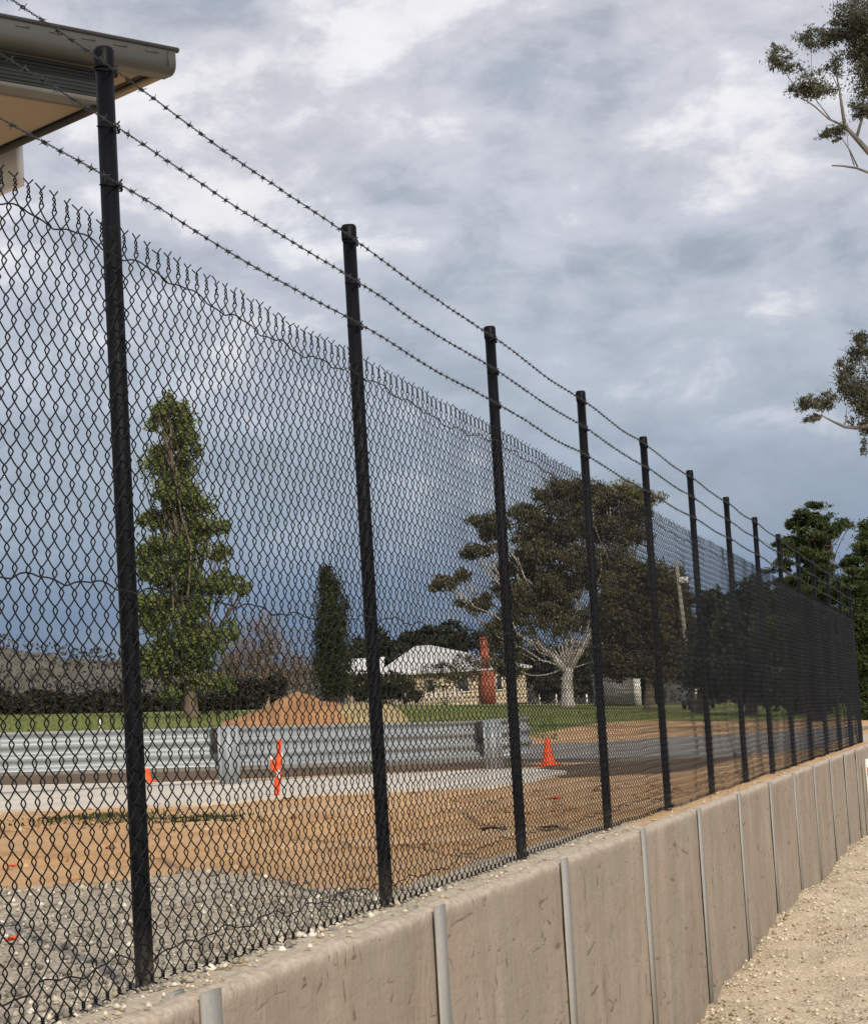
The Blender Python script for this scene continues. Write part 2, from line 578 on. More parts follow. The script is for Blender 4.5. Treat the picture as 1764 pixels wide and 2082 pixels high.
def stonemat(name, stops):
    q = MT(name, 0.9, 0, 0.2)
    q.color(q.ramp(q.attr('tint').outputs['Fac'], stops))
    q.bump(q.noise(60, 3, 0.6), 0.3, 0.01)


stonemat('stone_grey', [(0, (0.20, 0.185, 0.16)), (0.5, (0.42, 0.385, 0.325)), (0.85, (0.57, 0.52, 0.43)), (1, (0.82, 0.78, 0.70))])
stonemat('stone_cream', [(0, (0.30, 0.25, 0.17)), (0.5, (0.52, 0.45, 0.34)), (1, (0.76, 0.70, 0.57))])
stonemat('clod', [(0, (0.25, 0.14, 0.07)), (0.7, (0.46, 0.30, 0.16)), (1, (0.62, 0.50, 0.36))])
m = MT('slab_concrete', 0.9, 0, 0.2)
nA = m.noise(0.9, 6, 0.6); nB = m.noise(12, 5, 0.6)
c = m.ramp(nA, [(0.3, (0.48, 0.44, 0.375)), (0.7, (0.64, 0.60, 0.53))])
m.color(m.mix(m.ramp(nB, [(0.55, 0.0), (0.75, 0.5)]), c, (0.40, 0.30, 0.19))); m.bump(nB, 0.4)
m = MT('asphalt', 0.9, 0, 0.3)
nA = m.noise(0.5, 5, 0.6, (1, 2, 1)); nB = m.noise(30, 4, 0.6)
m.color(m.mix(m.ramp(nB, [(0.4, 0.0), (0.7, 0.4)]), m.ramp(nA, [(0.3, (0.170, 0.165, 0.155)), (0.7, (0.260, 0.248, 0.225))]), (0.32, 0.295, 0.25)))
m = MT('mound_dirt', 0.95, 0, 0.1)
nA = m.noise(1.5, 6, 0.65); nB = m.noise(9, 5, 0.65)
c = m.ramp(nA, [(0.3, (0.270, 0.140, 0.068)), (0.7, (0.450, 0.260, 0.135))])
c = m.mix(m.ramp(nB, [(0.3, 0.6), (0.5, 0.0)]), c, (0.180, 0.095, 0.048))
c = m.mix(m.ramp(m.attr('tint').outputs['Fac'], [(0.35, 0.0), (0.65, 0.9)]), c, m.ramp(nB, [(0.3, (0.30, 0.25, 0.13)), (0.7, (0.46, 0.39, 0.22))]))
m.color(c); m.bump(nB, 0.9, 0.06)
plain('hill_soil', (0.115, 0.105, 0.085), 0.3, 0.02, 0.95)

plain('gutter_paint', (0.088, 0.090, 0.082), 0.12, 2, 0.42, 0, 0, 0.5)
plain('gutter_lip', (0.035, 0.035, 0.035), 0.15, 2, 0.4, 0, 0, 0.5)
plain('slot_dark', (0.070, 0.070, 0.064), 0.1, 2, 0.6)
plain('fascia_blue', (0.050, 0.058, 0.064), 0.12, 3, 0.5, 0, 0, 0.4)
plain('trim_grey', (0.19, 0.185, 0.165), 0.1, 3, 0.5)
plain('soffit_beige', (0.37, 0.295, 0.205), 0.06, 2, 0.8)
plain('edge_dark', (0.045, 0.040, 0.034), 0.15, 3, 0.5)
plain('wall_white', (0.78, 0.79, 0.80), 0.05, 2, 0.7)
plain('render_wall', (0.62, 0.62, 0.60), 0.08, 2, 0.8)
plain('roof_metal', (0.18, 0.18, 0.17), 0.1, 2, 0.4, 0.2)
plain('cone_orange', (0.85, 0.105, 0.025), 0.12, 8, 0.5)
plain('cone_white', (0.75, 0.74, 0.72), 0.1, 8, 0.4)
plain('rubber', (0.03, 0.03, 0.03), 0.3, 8, 0.8)
plain('house_cream', (0.60, 0.50, 0.36), 0.08, 1.5, 0.8)
plain('house_roof', (0.60, 0.60, 0.585), 0.06, 0.8, 0.45, 0, 0, 0.4)
plain('house_trim', (0.78, 0.77, 0.73), 0.05, 2, 0.6)
plain('brick_red', (0.34, 0.105, 0.060), 0.3, 4, 0.9)
plain('window_glass', (0.05, 0.06, 0.07), 0.2, 2, 0.15, 0, 0, 0.6)
plain('timber_grey', (0.24, 0.225, 0.20), 0.25, 2, 0.9, 0, 0.3, 0.2, (1, 1, 0.2))
plain('picket_white', (0.62, 0.54, 0.48), 0.2, 4, 0.8)
plain('pole_concrete', (0.27, 0.25, 0.21), 0.25, 2.5, 0.85)
plain('bark_pale', (0.40, 0.37, 0.34), 0.4, 3, 0.85, 0, 0.4, 0.2, (1, 1, 0.3))
plain('bark_grey', (0.17, 0.155, 0.14), 0.5, 3, 0.85, 0, 0.4, 0.2, (1, 1, 0.3))
plain('bark_brown', (0.135, 0.105, 0.075), 0.4, 5, 0.9, 0, 0.5, 0.2, (1, 1, 0.3))
plain('bark_tan', (0.26, 0.205, 0.15), 0.3, 5, 0.9, 0, 0.5, 0.2, (1, 1, 0.3))
plain('car_paint', (0.10, 0.105, 0.11), 0.1, 2, 0.3, 0.3, 0, 0.5)
plain('car_lamp', (0.70, 0.16, 0.07), 0.1, 2, 0.25)
plain('shed_tin', (0.20, 0.20, 0.195), 0.2, 2, 0.6, 0.2)
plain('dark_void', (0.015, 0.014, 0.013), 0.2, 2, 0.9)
leafmat('leaf_poplar', (0.090, 0.120, 0.036), (0.255, 0.290, 0.110), 0.4)
leafmat('leaf_cypress', (0.018, 0.027, 0.010), (0.058, 0.068, 0.022), 0.1)
leafmat('leaf_gum', (0.072, 0.072, 0.040), (0.205, 0.188, 0.104), 0.3)
leafmat('leaf_gum_near', (0.042, 0.048, 0.030), (0.150, 0.155, 0.095), 0.25)
leafmat('leaf_olive', (0.046, 0.044, 0.020), (0.140, 0.122, 0.052), 0.2)
leafmat('leaf_dark', (0.016, 0.021, 0.012), (0.050, 0.055, 0.028), 0.15)
leafmat('leaf_conifer', (0.018, 0.034, 0.012), (0.070, 0.098, 0.030), 0.15)
leafmat('leaf_hill', (0.050, 0.050, 0.044), (0.130, 0.125, 0.105), 0.1)
leafmat('leaf_dry', (0.105, 0.070, 0.042), (0.26, 0.19, 0.13), 0.15)
leafmat('leaf_hedge', (0.016, 0.018, 0.012), (0.046, 0.047, 0.030), 0.1)
leafmat('blade', (0.080, 0.110, 0.024), (0.19, 0.215, 0.06), 0.3)
leafmat('weed', (0.030, 0.042, 0.012), (0.085, 0.095, 0.030), 0.3)

# ------------------------------------------------------------------ ground sheets (terrain)
RZ = R(90) - YAW                                    # local x along the fence, local y across it


def tn(t, n):
    return t * DV[0] + n * NV[0], t * DV[1] + n * NV[1]


def axis(*parts):
    return np.unique(np.round(np.concatenate([np.asarray(p, float) for p in parts]), 4))


FW = 2.263                                          # fence line, across
tA = axis(np.arange(-60, 2, 4), np.arange(2, 16, 0.09), np.arange(16, 42, 0.3), np.arange(42, 90, 1.2), np.geomspace(90, 1800, 60))
nA_ = axis([2.115], np.arange(2.16, 6, 0.09), np.arange(6, 16, 0.4), np.geomspace(16, 1500, 70))


def ground_part(ta, na):
    T_, N_ = np.meshgrid(ta, na, indexing='ij')
    X, Y = tn(T_, N_)
    G = np.stack([X, Y, ground_z(X, Y)], -1)
    return G


mb = MB()
G1 = ground_part(tA, nA_)
mb.grid(G1)
sk_ = G1[:, 0].copy(); sk_[:, 2] = -1.6
mb.grid(np.stack([G1[:, 0], sk_], 1)[:, ::-1])
G2 = ground_part(tA[tA >= 48], axis([2.115], np.arange(-20, 2.1, 1.0), -np.geomspace(20, 1500, 40)))
mb.grid(G2)
gobj = mb.build('ground', 'ground', smooth=True)
tag(gobj, 'sloping site ground of orange dirt, grey gravel and far grass', kind='structure')
P = np.vstack(mb.V)
gx, gy = P[:, 0], P[:, 1]
gt, gn = gx * DV[0] + gy * DV[1], gx * NV[0] + gy * NV[1]


def sstep(a, b, x):
    k = np.clip((x - a) / (b - a), 0, 1)
    return k * k * (3 - 2 * k)


gl = np.interp(gx, [-10, -2.4, -1, -0.42, 0.1, 0.6], [12.0, 11.0, 10.0, 9.2, 8.8, 7.0])
zones = {
    'z_gravel': 1 - sstep(gl - 0.35, gl + 0.35, gy),
    'z_sand': (1 - sstep(2.36, 2.62, gn)) * (1 - 0.75 * sstep(10, 16, gt)) + sstep(38.5, 39.5, gt) * (1 - sstep(46, 48, gt)) * (1 - sstep(5, 8, gn)),
    'z_grass': sstep(0, 10, gy - 48 - 36 * sstep(0.015, 0.085, gx / np.maximum(gy, 1))),
    'z_soil': np.where(gx > 1.2, sstep(24, 26, gy) * (1 - sstep(31, 33, gy)), sstep(31.5, 32.5, gy) * (1 - sstep(37, 39, gy))) * (gn > 3.5),
}
for k, v in zones.items():
    a_ = gobj.data.attributes.new(k, 'FLOAT', 'POINT')
    a_.data.foreach_set('value', np.asarray(v, np.float32))


def yard_z(t, n):
    bank = 0.10 * np.exp(-((n - 1.95) / 0.35) ** 2) * (0.5 + fbm(t * 1.3, n * 1.3, 31))
    lump = 0.13 * fbm(t * 0.55, n * 0.9, 21, 5) + 0.055 * fbm(t * 4.5, n * 4.5, 25, 4)
    rise = 1.28 * sstep(40, 48, t) * (n < 3)
    return -1.31 + bank + lump * (1 - sstep(32, 40, t)) + rise


ty = axis(np.arange(-40, 8, 3), np.arange(8, 40, 0.07), np.arange(40, 50.5, 0.5))
ny = axis(-np.geomspace(2.0, 80, 24), np.arange(-2, 2.15, 0.07))
T_, N_ = np.meshgrid(ty, ny, indexing='ij')
X, Y = tn(T_, N_)
mb = MB().grid(np.stack([X, Y, yard_z(T_, N_)], -1)[:, ::-1])
tag(mb.build('gravel_yard', 'yard_gravel', smooth=True), 'pale crushed rock yard below the retaining wall', kind='structure')


# scattered stones: squashed octahedra with knocked corners
def stones(name, pts, size, mat, label, tint):
    n = len(pts)
    base_ = np.array([[1, 0, 0], [0.3, 0.95, 0], [-0.8, 0.6, 0], [-0.9, -0.5, 0], [0.2, -1, 0], [0.1, 0.1, 0.75], [0, 0, -0.6]], float)
    tri = np.array([[0, 1, 5], [1, 2, 5], [2, 3, 5], [3, 4, 5], [4, 0, 5], [1, 0, 6], [2, 1, 6], [3, 2, 6], [4, 3, 6], [0, 4, 6]])
    V = base_[None] * (1 + 0.35 * (rng.random((n, 7, 3)) - 0.5)) * size[:, None, None]
    V *= (0.7 + 0.6 * rng.random((n, 1, 3)))
    a = rng.random(n) * 6.28
    ca, sa = np.cos(a)[:, None], np.sin(a)[:, None]
    V = np.stack([V[..., 0] * ca - V[..., 1] * sa, V[..., 0] * sa + V[..., 1] * ca, V[..., 2]], -1) + pts[:, None]
    T = tri[None] + (np.arange(n) * 7)[:, None, None]
    return tag(mk(name, V.reshape(-1, 3), None, T.reshape(-1, 3), mat, tint=np.repeat(tint, 7)), label, 'gravel', kind='stuff')


n = 20000
st = 3.5 + 9.5 * rng.random(n) ** 1.0; sn = 2.2 + 4.2 * rng.random(n) ** 1.3
sx, sy = tn(st, sn)
keep = sy < np.interp(sx, [-10, -2.4, -1, -0.42, 0.1, 0.6], [12.0, 11.0, 10.0, 9.2, 8.9, 7.5]) + 0.5 * (rng.random(n) - 0.5)
sx, sy = sx[keep], sy[keep]
size = 0.005 + 0.016 * rng.random(len(sx)) ** 4
stones('grey_gravel', np.stack([sx, sy, ground_z(sx, sy) + size * 0.3], -1), size, 'stone_grey',
       'loose grey crushed stone spread behind the chain wire fence', np.clip(rng.random(len(sx)) ** 1.4, 0, 1))
n = 22000
st = 9 + 27 * rng.random(n) ** 1.3; sn = 2.02 - 3.4 * rng.random(n) ** 1.5
sx, sy = tn(st, sn)
size = 0.0045 + 0.020 * rng.random(n) ** 5.0
stones('cream_gravel', np.stack([sx, sy, yard_z(st, sn) + size * 0.35], -1), size, 'stone_cream',
       'loose cream crushed rock lying along the foot of the wall', rng.random(n))
n = 1300
st = 3.2 + 30 * rng.random(n) ** 2.6; sn = 2.08 + 0.22 * rng.random(n)
sx, sy = tn(st, sn)
size = 0.003 + 0.012 * rng.random(n) ** 4
stones('chipped_rubble', np.stack([sx, sy, np.maximum(ground_z(sx, sy), 0.002) + size * 0.3], -1), size, 'stone_cream',
       'pale stone chips lying on top of the retaining wall', rng.random(n))


n = 5000
st = 8 + 24 * rng.random(n); sn = 2.5 + 9 * rng.random(n) ** 1.2
sx, sy = tn(st, sn)
ok = (sy > np.interp(sx, [-10, -2.4, -1, -0.42, 0.1, 0.6], [12.0, 11.0, 10.0, 9.2, 8.9, 7.5])) & (sy < 23.5)
ok &= fbm(sx * 0.8, sy * 0.8, 83) + 0.35 * rng.random(n) > 0.05
sx, sy = sx[ok], sy[ok]
size = 0.006 + 0.035 * rng.random(len(sx)) ** 5
stones('dirt_clods', np.stack([sx, sy, ground_z(sx, sy) + size * 0.2], -1), size, 'clod', 'crumbled clods strewn over the orange dirt', rng.random(len(sx)))


# ------------------------------------------------------------------ concrete slab strip and road
def strip(name, near, far, mat, lift, thick=0.06, nu=60, nv=8):
    def interp(pts, k):
        pts = np.asarray(pts, float)
        s_ = np.linspace(0, 1, len(pts))
        return np.stack([np.interp(k, s_, pts[:, i]) for i in range(2)], -1)
    k = np.linspace(0, 1, nu)
    A, B = interp(near, k), interp(far, k)
    v = np.linspace(0, 1, nv)[None, :, None]
    XY = A[:, None] * (1 - v) + B[:, None] * v
    Zz = terrain(XY[..., 0], XY[..., 1]) + lift
    G = np.dstack([XY, Zz])
    q = MB().grid(G)
    for e in (G[:, 0], G[:, -1], G[0], G[-1]):
        q.grid(np.stack([e, e - np.array([0, 0, thick])], 0))
    return q.build(name, mat)


def gp(px, py):
    return tuple(on_ground(px, py, 0.05)[:2])


near = [(-9.5, 25.6)] + [gp(*q) for q in [(0, 1652), (200, 1645), (440, 1638), (640, 1618), (860, 1608), (1000, 1603), (1080, 1592), (1150, 1573)]]
far = [(-14, 34)] + [gp(*q) for q in [(0, 1600), (200, 1596), (440, 1591), (640, 1584), (860, 1574), (1000, 1567), (1080, 1566), (1152, 1571)]]
tag(strip('concrete_path', near, far, 'slab_concrete', 0.022, 0.12), 'pale concrete strip running in front of the guardrail', kind='structure')
near = [(-60, 36), (-10, 36.5), (0.8, 35.5), (2.4, 32.2), (3.6, 31.6), (5.2, 32.0)]
far = [(-60, 45), (-10, 45), (0.8, 46), (5, 54), (8, 57), (11.0, 58)]
tag(strip('road', near, far, 'asphalt', 0.05, 0.1, 80, 14), 'grey asphalt road passing behind the guardrail', kind='structure')

# ------------------------------------------------------------------ far hills
HZ = 900.0
hx = np.linspace(-420, 420, 160)
hill_top = []
for x in hx:
    px = x / HZ * F_PX + 882
    py = np.interp(px, [-1500, -200, 0, 60, 170, 260, 420, 620, 800, 1200, 1800, 2600], [1260, 1290, 1312, 1318, 1338, 1335, 1350, 1345, 1362, 1378, 1384, 1370])
    hill_top.append(at(px, py, HZ)[2])
hill_top = np.array(hill_top) + 5 * fbm(hx / 30, hx * 0, 4)
v = np.linspace(0, 1, 14)
G = np.zeros((160, 14, 3))
for j, k in enumerate(v):
    G[:, j, 0] = hx * (1 + 0.15 * (k - 0.5)); G[:, j, 1] = HZ - 380 + 380 * k
    G[:, j, 2] = -4 + (hill_top + 4) * (k ** 1.5) + 3 * fbm(hx / 25, hx * 0 + j, 6)
mb = MB().grid(G[:, ::-1])
back = G[:, -1].copy(); back[:, 1] += 400; back[:, 2] = -6
mb.grid(np.stack([G[:, -1], back], 1)[:, ::-1])
tag(mb.build('hills', 'hill_soil', smooth=True), 'low grey wooded hills on the horizon', kind='structure')


# ------------------------------------------------------------------ foliage helper
def leaves(C, size, ratio=0.55, droop=0.0):
    """Rhombic leaves at centres C; returns verts, quads."""
    n = len(C)
    a = rng.normal(size=(n, 3)); a[:, 2] -= droop * 1.5
    a /= np.linalg.norm(a, axis=1)[:, None]
    b = np.cross(a, rng.normal(size=(n, 3))); b /= np.linalg.norm(b, axis=1)[:, None]
    s = (np.asarray(size) * (0.6 + 0.8 * rng.random(n)))[:, None]
    V = np.stack([C - a * s, C + b * s * ratio, C + a * s, C - b * s * ratio], 1)
    return V.reshape(-1, 3), (np.arange(n)[:, None] * 4 + np.arange(4)[None])


def cloud(blobs, n_leaf, clump=0.3, clumps_per=26, flat=0.8, shell=0.55):
    """Leaf centres gathered in clumps inside ellipsoids [(c, rx, ry, rz, weight)]; also a tint per leaf."""
    w = np.array([b[4] * b[1] * b[3] for b in blobs]); w = w / w.sum()
    out, tint = [], []
    for b, k in zip(blobs, w):
        n = max(8, int(n_leaf * k)); nc = max(4, int(clumps_per * (0.6 + b[4] * 0.4)))
        d = rng.normal(size=(nc, 3)); d /= np.linalg.norm(d, axis=1)[:, None]
        rad = (shell + (1 - shell) * rng.random(nc)) ** 0.9
        cc = d * rad[:, None] * np.array([b[1], b[2], b[3]]) + b[0]
        cs = clump * (0.5 + rng.random(nc)) * min(b[1], b[3])
        ct = rng.random(nc)
        i = rng.integers(0, nc, n)
        off = rng.normal(size=(n, 3)) * np.array([1, 1, flat]) * 0.6
        out.append(cc[i] + off * cs[i][:, None]); tint.append(np.clip(0.65 * ct[i] + 0.55 * rng.random(n) - 0.1, 0, 1))
    return np.vstack(out), np.concatenate(tint)


def limb(a, b, r0, r1, wob=0.12, n=9, sag=0.0):
    a, b = np.asarray(a, float), np.asarray(b, float)
    k = np.linspace(0, 1, n)[:, None]
    L = np.linalg.norm(b - a)
    p = a * (1 - k) + b * k
    w = np.cumsum(rng.normal(size=(n, 3)), 0) * wob * L / n
    p = p + w * np.sin(k * math.pi) + np.array([0, 0, 1]) * (np.sin(k * math.pi) * sag * L)
    return p, np.linspace(r0, r1, n)


def px_blobs(spec, Z, depth=1.0, dz=0.0):
    out = []
    for (px, py, rx, ry, *w) in spec:
        s_ = Z / F_PX
        c_ = at(px, py, Z + dz + rng.normal() * rx * s_ * 0.25)
        out.append((c_, rx * s_, rx * s_ * depth, ry * s_, w[0] if w else 1.0))
    return out


def tree(name, label, cat, Z, base_px, spec, leaf, n_leaf, leaf_size, bark, trunk_r, fork_px=None, group=None, clump=0.3,
         clumps_per=26, ratio=0.55, droop=0.0, flat=0.8, shell=0.5, limbs=True, depth=1.0, extra=None, limb_r=0.35, ground=None, twigs=False, split=0, grow=1.0):
    b = at(base_px[0], base_px[1], Z)
    b[2] = ground if ground is not None else float(ground_z(b[0], b[1])) - 0.05
    root = empty(name, b)
    tag(root, label, cat, group)
    blobs = [(c_, rx * grow, ry * grow, rz * grow, w_) for (c_, rx, ry, rz, w_) in px_blobs(spec, Z, depth)]
    whole = blobs
    if split:
        sub = []
        for (c_, rx, ry, rz, w_) in blobs:
            for _ in range(split):
                d = rng.normal(size=3); d *= (0.35 + 0.55 * rng.random()) / np.linalg.norm(d)
                f_ = 0.30 + 0.32 * rng.random()
                sub.append((c_ + d * np.array([rx, ry, rz]), rx * f_ * 1.2, ry * f_ * 1.2, rz * f_, w_ * (0.5 + rng.random())))
        blobs = sub
    fork = at(fork_px[0], fork_px[1], Z) if fork_px else b + np.array([0, 0, 0.35 * (max(q[0][2] for q in blobs) - b[2])])
    mb = MB()
    p, r = limb(b, fork, trunk_r * 1.15, trunk_r * 0.75, 0.05, 8)
    r[0] *= 1.35
    mb.tube(p - b, r, 9)
    if limbs:
        for q in whole:
            t_ = q[0] + np.array([0, 0, -0.25 * q[3]])
            p, r = limb(fork, t_, trunk_r * limb_r, trunk_r * 0.10, 0.22, 9, -0.06)
            mb.tube(p - b, r, 6)
            for _ in range(5):
                d = rng.normal(size=3) * np.array([q[1], q[2], q[3]]) * 0.55
                p2, r2 = limb(p[6], q[0] + d, trunk_r * 0.10, trunk_r * 0.03, 0.25, 6)
                mb.tube(p2 - b, r2, 4)
    if twigs:
        for q in blobs:
            for _ in range(3):
                d1 = rng.normal(size=3) * np.array([q[1], q[2], q[3]]) * 0.25 - np.array([0, 0, 0.3 * q[3]])
                d2 = rng.normal(size=3) * np.array([q[1], q[2], q[3]]) * 0.65
                p2, r2 = limb(q[0] + d1, q[0] + d2, 0.012, 0.004, 0.25, 6)
                mb.tube(p2 - b, r2, 4)
    if extra:
        for (pts, r0, r1) in extra:
            pp = np.array([at(x_, y_, Z) for x_, y_ in pts])
            mb.tube(pp - b, np.linspace(r0, r1, len(pp)), 7)
    mb.build('trunk', bark, root, smooth=True)
    C, ti = cloud(blobs, n_leaf, clump, clumps_per, flat, shell)
    V, Q = leaves(C, leaf_size, ratio, droop)
    mk('crown', V - b, Q, None, leaf, root, tint=np.repeat(ti, 4))
    return root


# hill woodland and hedgerow: masses nobody could count
n = 40000
i = rng.integers(0, 160, n); j = rng.integers(5, 14, n)
C = G[i, j] + rng.normal(size=(n, 3)) * np.array([3, 6, 1.0])
cl = rng.random(700)
C[:, 2] += 2.0 + 2.5 * (fbm(C[:, 0] / 9, C[:, 1] / 40, 8) + 0.3)
V, Q = leaves(C, 0.75, 0.8)
tag(mk('hill_woodland', V, Q, None, 'leaf_hill', tint=np.repeat(np.clip(0.5 + fbm(C[:, 0] / 14, C[:, 2] / 5, 14) + 0.25 * rng.normal(size=n), 0, 1), 4)),
    'grey green bushland covering the far hills', 'woodland', kind='stuff')
blobs = []
for px in np.arange(-260, 560, 17):
    top = 1402 + 5 * math.sin(px * 0.05) + rng.normal() * 3
    blobs += px_blobs([(px + rng.normal() * 4, (top + 1452) / 2 + 4, 16, (1456 - top) / 2 + 2)], 235 + rng.normal() * 4)
for px in np.arange(1440, 2000, 22):
    blobs += px_blobs([(px, 1412 + rng.normal() * 6, 18, 24)], 235)
C, ti = cloud(blobs, 34000, 0.5, 30, 0.9, 0.2)
V, Q = leaves(C, 0.24, 0.7)
tag(mk('hedgerow', V, Q, None, 'leaf_hedge', tint=np.repeat(ti, 4)), 'dark unbroken hedgerow along the far edge of the grass', 'hedge', kind='stuff')

# ------------------------------------------------------------------ retaining wall
WALL_T0, PITCH_T = 5.50, 2.4
wx, wy = tn(WALL_T0, 2.09)
wall = empty('retaining_wall', (wx, wy, -1.4), RZ)
tag(wall, 'long taupe concrete panel retaining wall with galvanised posts under the fence', 'wall')
for k in range(-1, 19):
    # steel post: H section standing between two panels
    mb = MB()
    x0 = k * PITCH_T
    mb.box((0, -0.049, 0.699), (0.145, 0.008, 1.398))
    mb.box((0, 0.000, 0.697), (0.010, 0.096, 1.394))
    mb.box((0, 0.054, 0.699), (0.13, 0.012, 1.398))
    p_ = mb.build('steel_post', 'galvanised', wall)
    p_.location = (x0, 0, 0)
    p_.rotation_euler = (R(rng.normal() * 0.12), R(rng.normal() * 0.15), 0)
    if k == 18:
        continue
    nx, nz = 60, 34
    xs = np.linspace(0.008, PITCH_T - 0.008, nx)
    zs = np.linspace(0, 1.372, nz)
    seed = 100 + k * 7
    X, Zg = np.meshgrid(xs, zs, indexing='ij')
    # cast-in relief: wide upright boards, shallow swirls and a few short gouges
    rel = 0.006 * fbm(X * 5.0, Zg * 0.7, seed, 4) + 0.004 * fbm(X * 9, Zg * 5, seed + 3, 3)
    for _ in range(16):
        cx, cz_ = rng.random() * 2.3, rng.random() * 1.3
        ln = 0.05 + 0.08 * rng.random(); ang = rng.normal() * 0.25 + (0 if rng.random() < 0.5 else 1.45)
        u = (X - cx) * math.cos(ang) + (Zg - cz_) * math.sin(ang); w_ = -(X - cx) * math.sin(ang) + (Zg - cz_) * math.cos(ang)
        rel -= 0.014 * np.exp(-(u / ln) ** 2 - (w_ / 0.020) ** 2)
    topn = 0.012 * fbm(xs * 7, xs * 0, seed + 9, 4)
    rows = [np.stack([xs, -0.040 - rel[:, j], np.full(nx, zs[j])], -1) for j in range(nz)]
    ch = 0.011 + 0.012 * (fbm(xs * 6, xs * 0 + 3, seed + 11) + 0.5)
    rows.append(np.stack([xs, -0.036 + ch * 0.25, 1.372 + ch * 0.55], -1))
    rows.append(np.stack([xs, -0.036 + ch * 0.8, 1.385 + ch * 0.3 + topn], -1))
    rows.append(np.stack([xs, np.full(nx, 0.01), 1.396 + topn], -1))
    rows.append(np.stack([xs, np.full(nx, 0.042), 1.390 + topn * 0.5], -1))
    rows.append(np.stack([xs, np.full(nx, 0.044), np.full(nx, 0.0)], -1))
    Gp = np.stack(rows, 1)
    mb = MB().grid(Gp)
    for e, fl in ((Gp[0], 1), (Gp[-1], -1)):     # end faces as fans round the middle
        c_ = e.mean(0); m_ = len(e)
        mb.add(np.vstack([e, c_]), None, [[m_, i_, (i_ + 1) % m_][::fl] for i_ in range(m_)])
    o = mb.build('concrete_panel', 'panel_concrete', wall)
    o.data.polygons.foreach_set('use_smooth', [abs(p_.normal.y) > 0.93 for p_ in o.data.polygons])
    o.location = (x0, 0, 0)

# ------------------------------------------------------------------ chain wire fence
T0 = 5.599
POST_H, POST_R, N_POST, FIRST = 2.57, 0.0255, 14, -1
fx_, fy_ = tn(T0, FW)
fence = empty('chain_wire_fence', (fx_, fy_, 0), RZ)
tag(fence, 'tall black chain wire security fence topped with three strands of barbed wire', 'fence')
MESH_Y = -POST_R - 0.012
WIRE_Z = [2.505, 2.345, 2.180]


def lathe_mesh(prof, sides=20):
    return MB().lathe(prof, sides=sides)


post_me = cap_me = None
for k in range(FIRST, N_POST):
    x0 = k * PITCH_T
    prof = [(0.0, -0.25), (POST_R, -0.25), (POST_R, 0.0), (POST_R, 1.2), (POST_R, POST_H - 0.03), (0.0, POST_H - 0.03)]
    if post_me is None:
        po = MB().lathe(prof, sides=20).build('post', 'post_black', fence, smooth=False)
        for p_ in po.data.polygons:
            p_.use_smooth = abs(p_.normal.z) < 0.5
        post_me = po.data
    else:
        po = bpy.data.objects.new('post', post_me); COL.objects.link(po); po.parent = fence
    po.location = (x0, 0, float(rng.normal() * 0.004))
    po.rotation_euler = (R(rng.normal() * 0.12), R(rng.normal() * 0.06 + (0.22 if k == 0 else 0)), 0)
    if cap_me is None:
        cp = MB().lathe([(POST_R + 0.0035, POST_H - 0.055), (POST_R + 0.0040, POST_H - 0.006), (POST_R - 0.001, POST_H + 0.003), (0.0, POST_H + 0.005)], sides=20).build('cap', 'post_black', po)
        cap_me = cp.data
    else:
        cp = bpy.data.objects.new('cap', cap_me); COL.objects.link(cp); cp.parent = po
    for wz in WIRE_Z:
        mb = MB()
        th = np.linspace(-2.6, 2.6, 22) + math.pi / 2
        mb.tube(np.stack([(POST_R + 0.002) * np.cos(th), -(POST_R + 0.002) * np.sin(th), wz + 0.004 * np.sin(th * 2)], -1), 0.0018, 5)
        e0 = np.array([POST_R + 0.001, -POST_R * 0.7, wz])
        tw = np.linspace(0, 1, 12)
        mb.tube(e0 + np.stack([0.004 * np.cos(tw * 14) + tw * 0.003, -0.004 - 0.004 * np.sin(tw * 14), tw * 0.030 - 0.006], -1), 0.0024, 5)
        mb.tube(e0 + np.stack([0.004 * np.sin(tw * 12), -0.005 - 0.004 * np.cos(tw * 12), -tw * 0.012], -1), 0.0026, 5)
        c_ = mb.build('wire_clip', 'wire_black', po)

Q_ = 0.04                       # spacing of the woven wires
VP, Z0M, NPER = 0.0920, 0.030, 21.5
ZTOP = Z0M + NPER * VP


def warp_mesh(T, Z, Y):
    g = np.clip(Z / 2.0, 0, 1)
    T2 = T + 0.010 * fbm(T * 1.7, Z * 1.9, 51, 3)
    Z2 = Z + 0.016 * fbm(T * 1.1, Z * 1.3, 61, 3) - 0.012 * np.abs(np.sin(T / PITCH_T * math.pi)) * g
    Y2 = Y - 0.020 * np.abs(np.sin(T / PITCH_T * math.pi)) * (0.5 + fbm(T * 0.9, Z * 1.2, 71, 3)) + 0.006 * fbm(T * 4, Z * 4, 77, 2)
    return T2, Z2, Y2


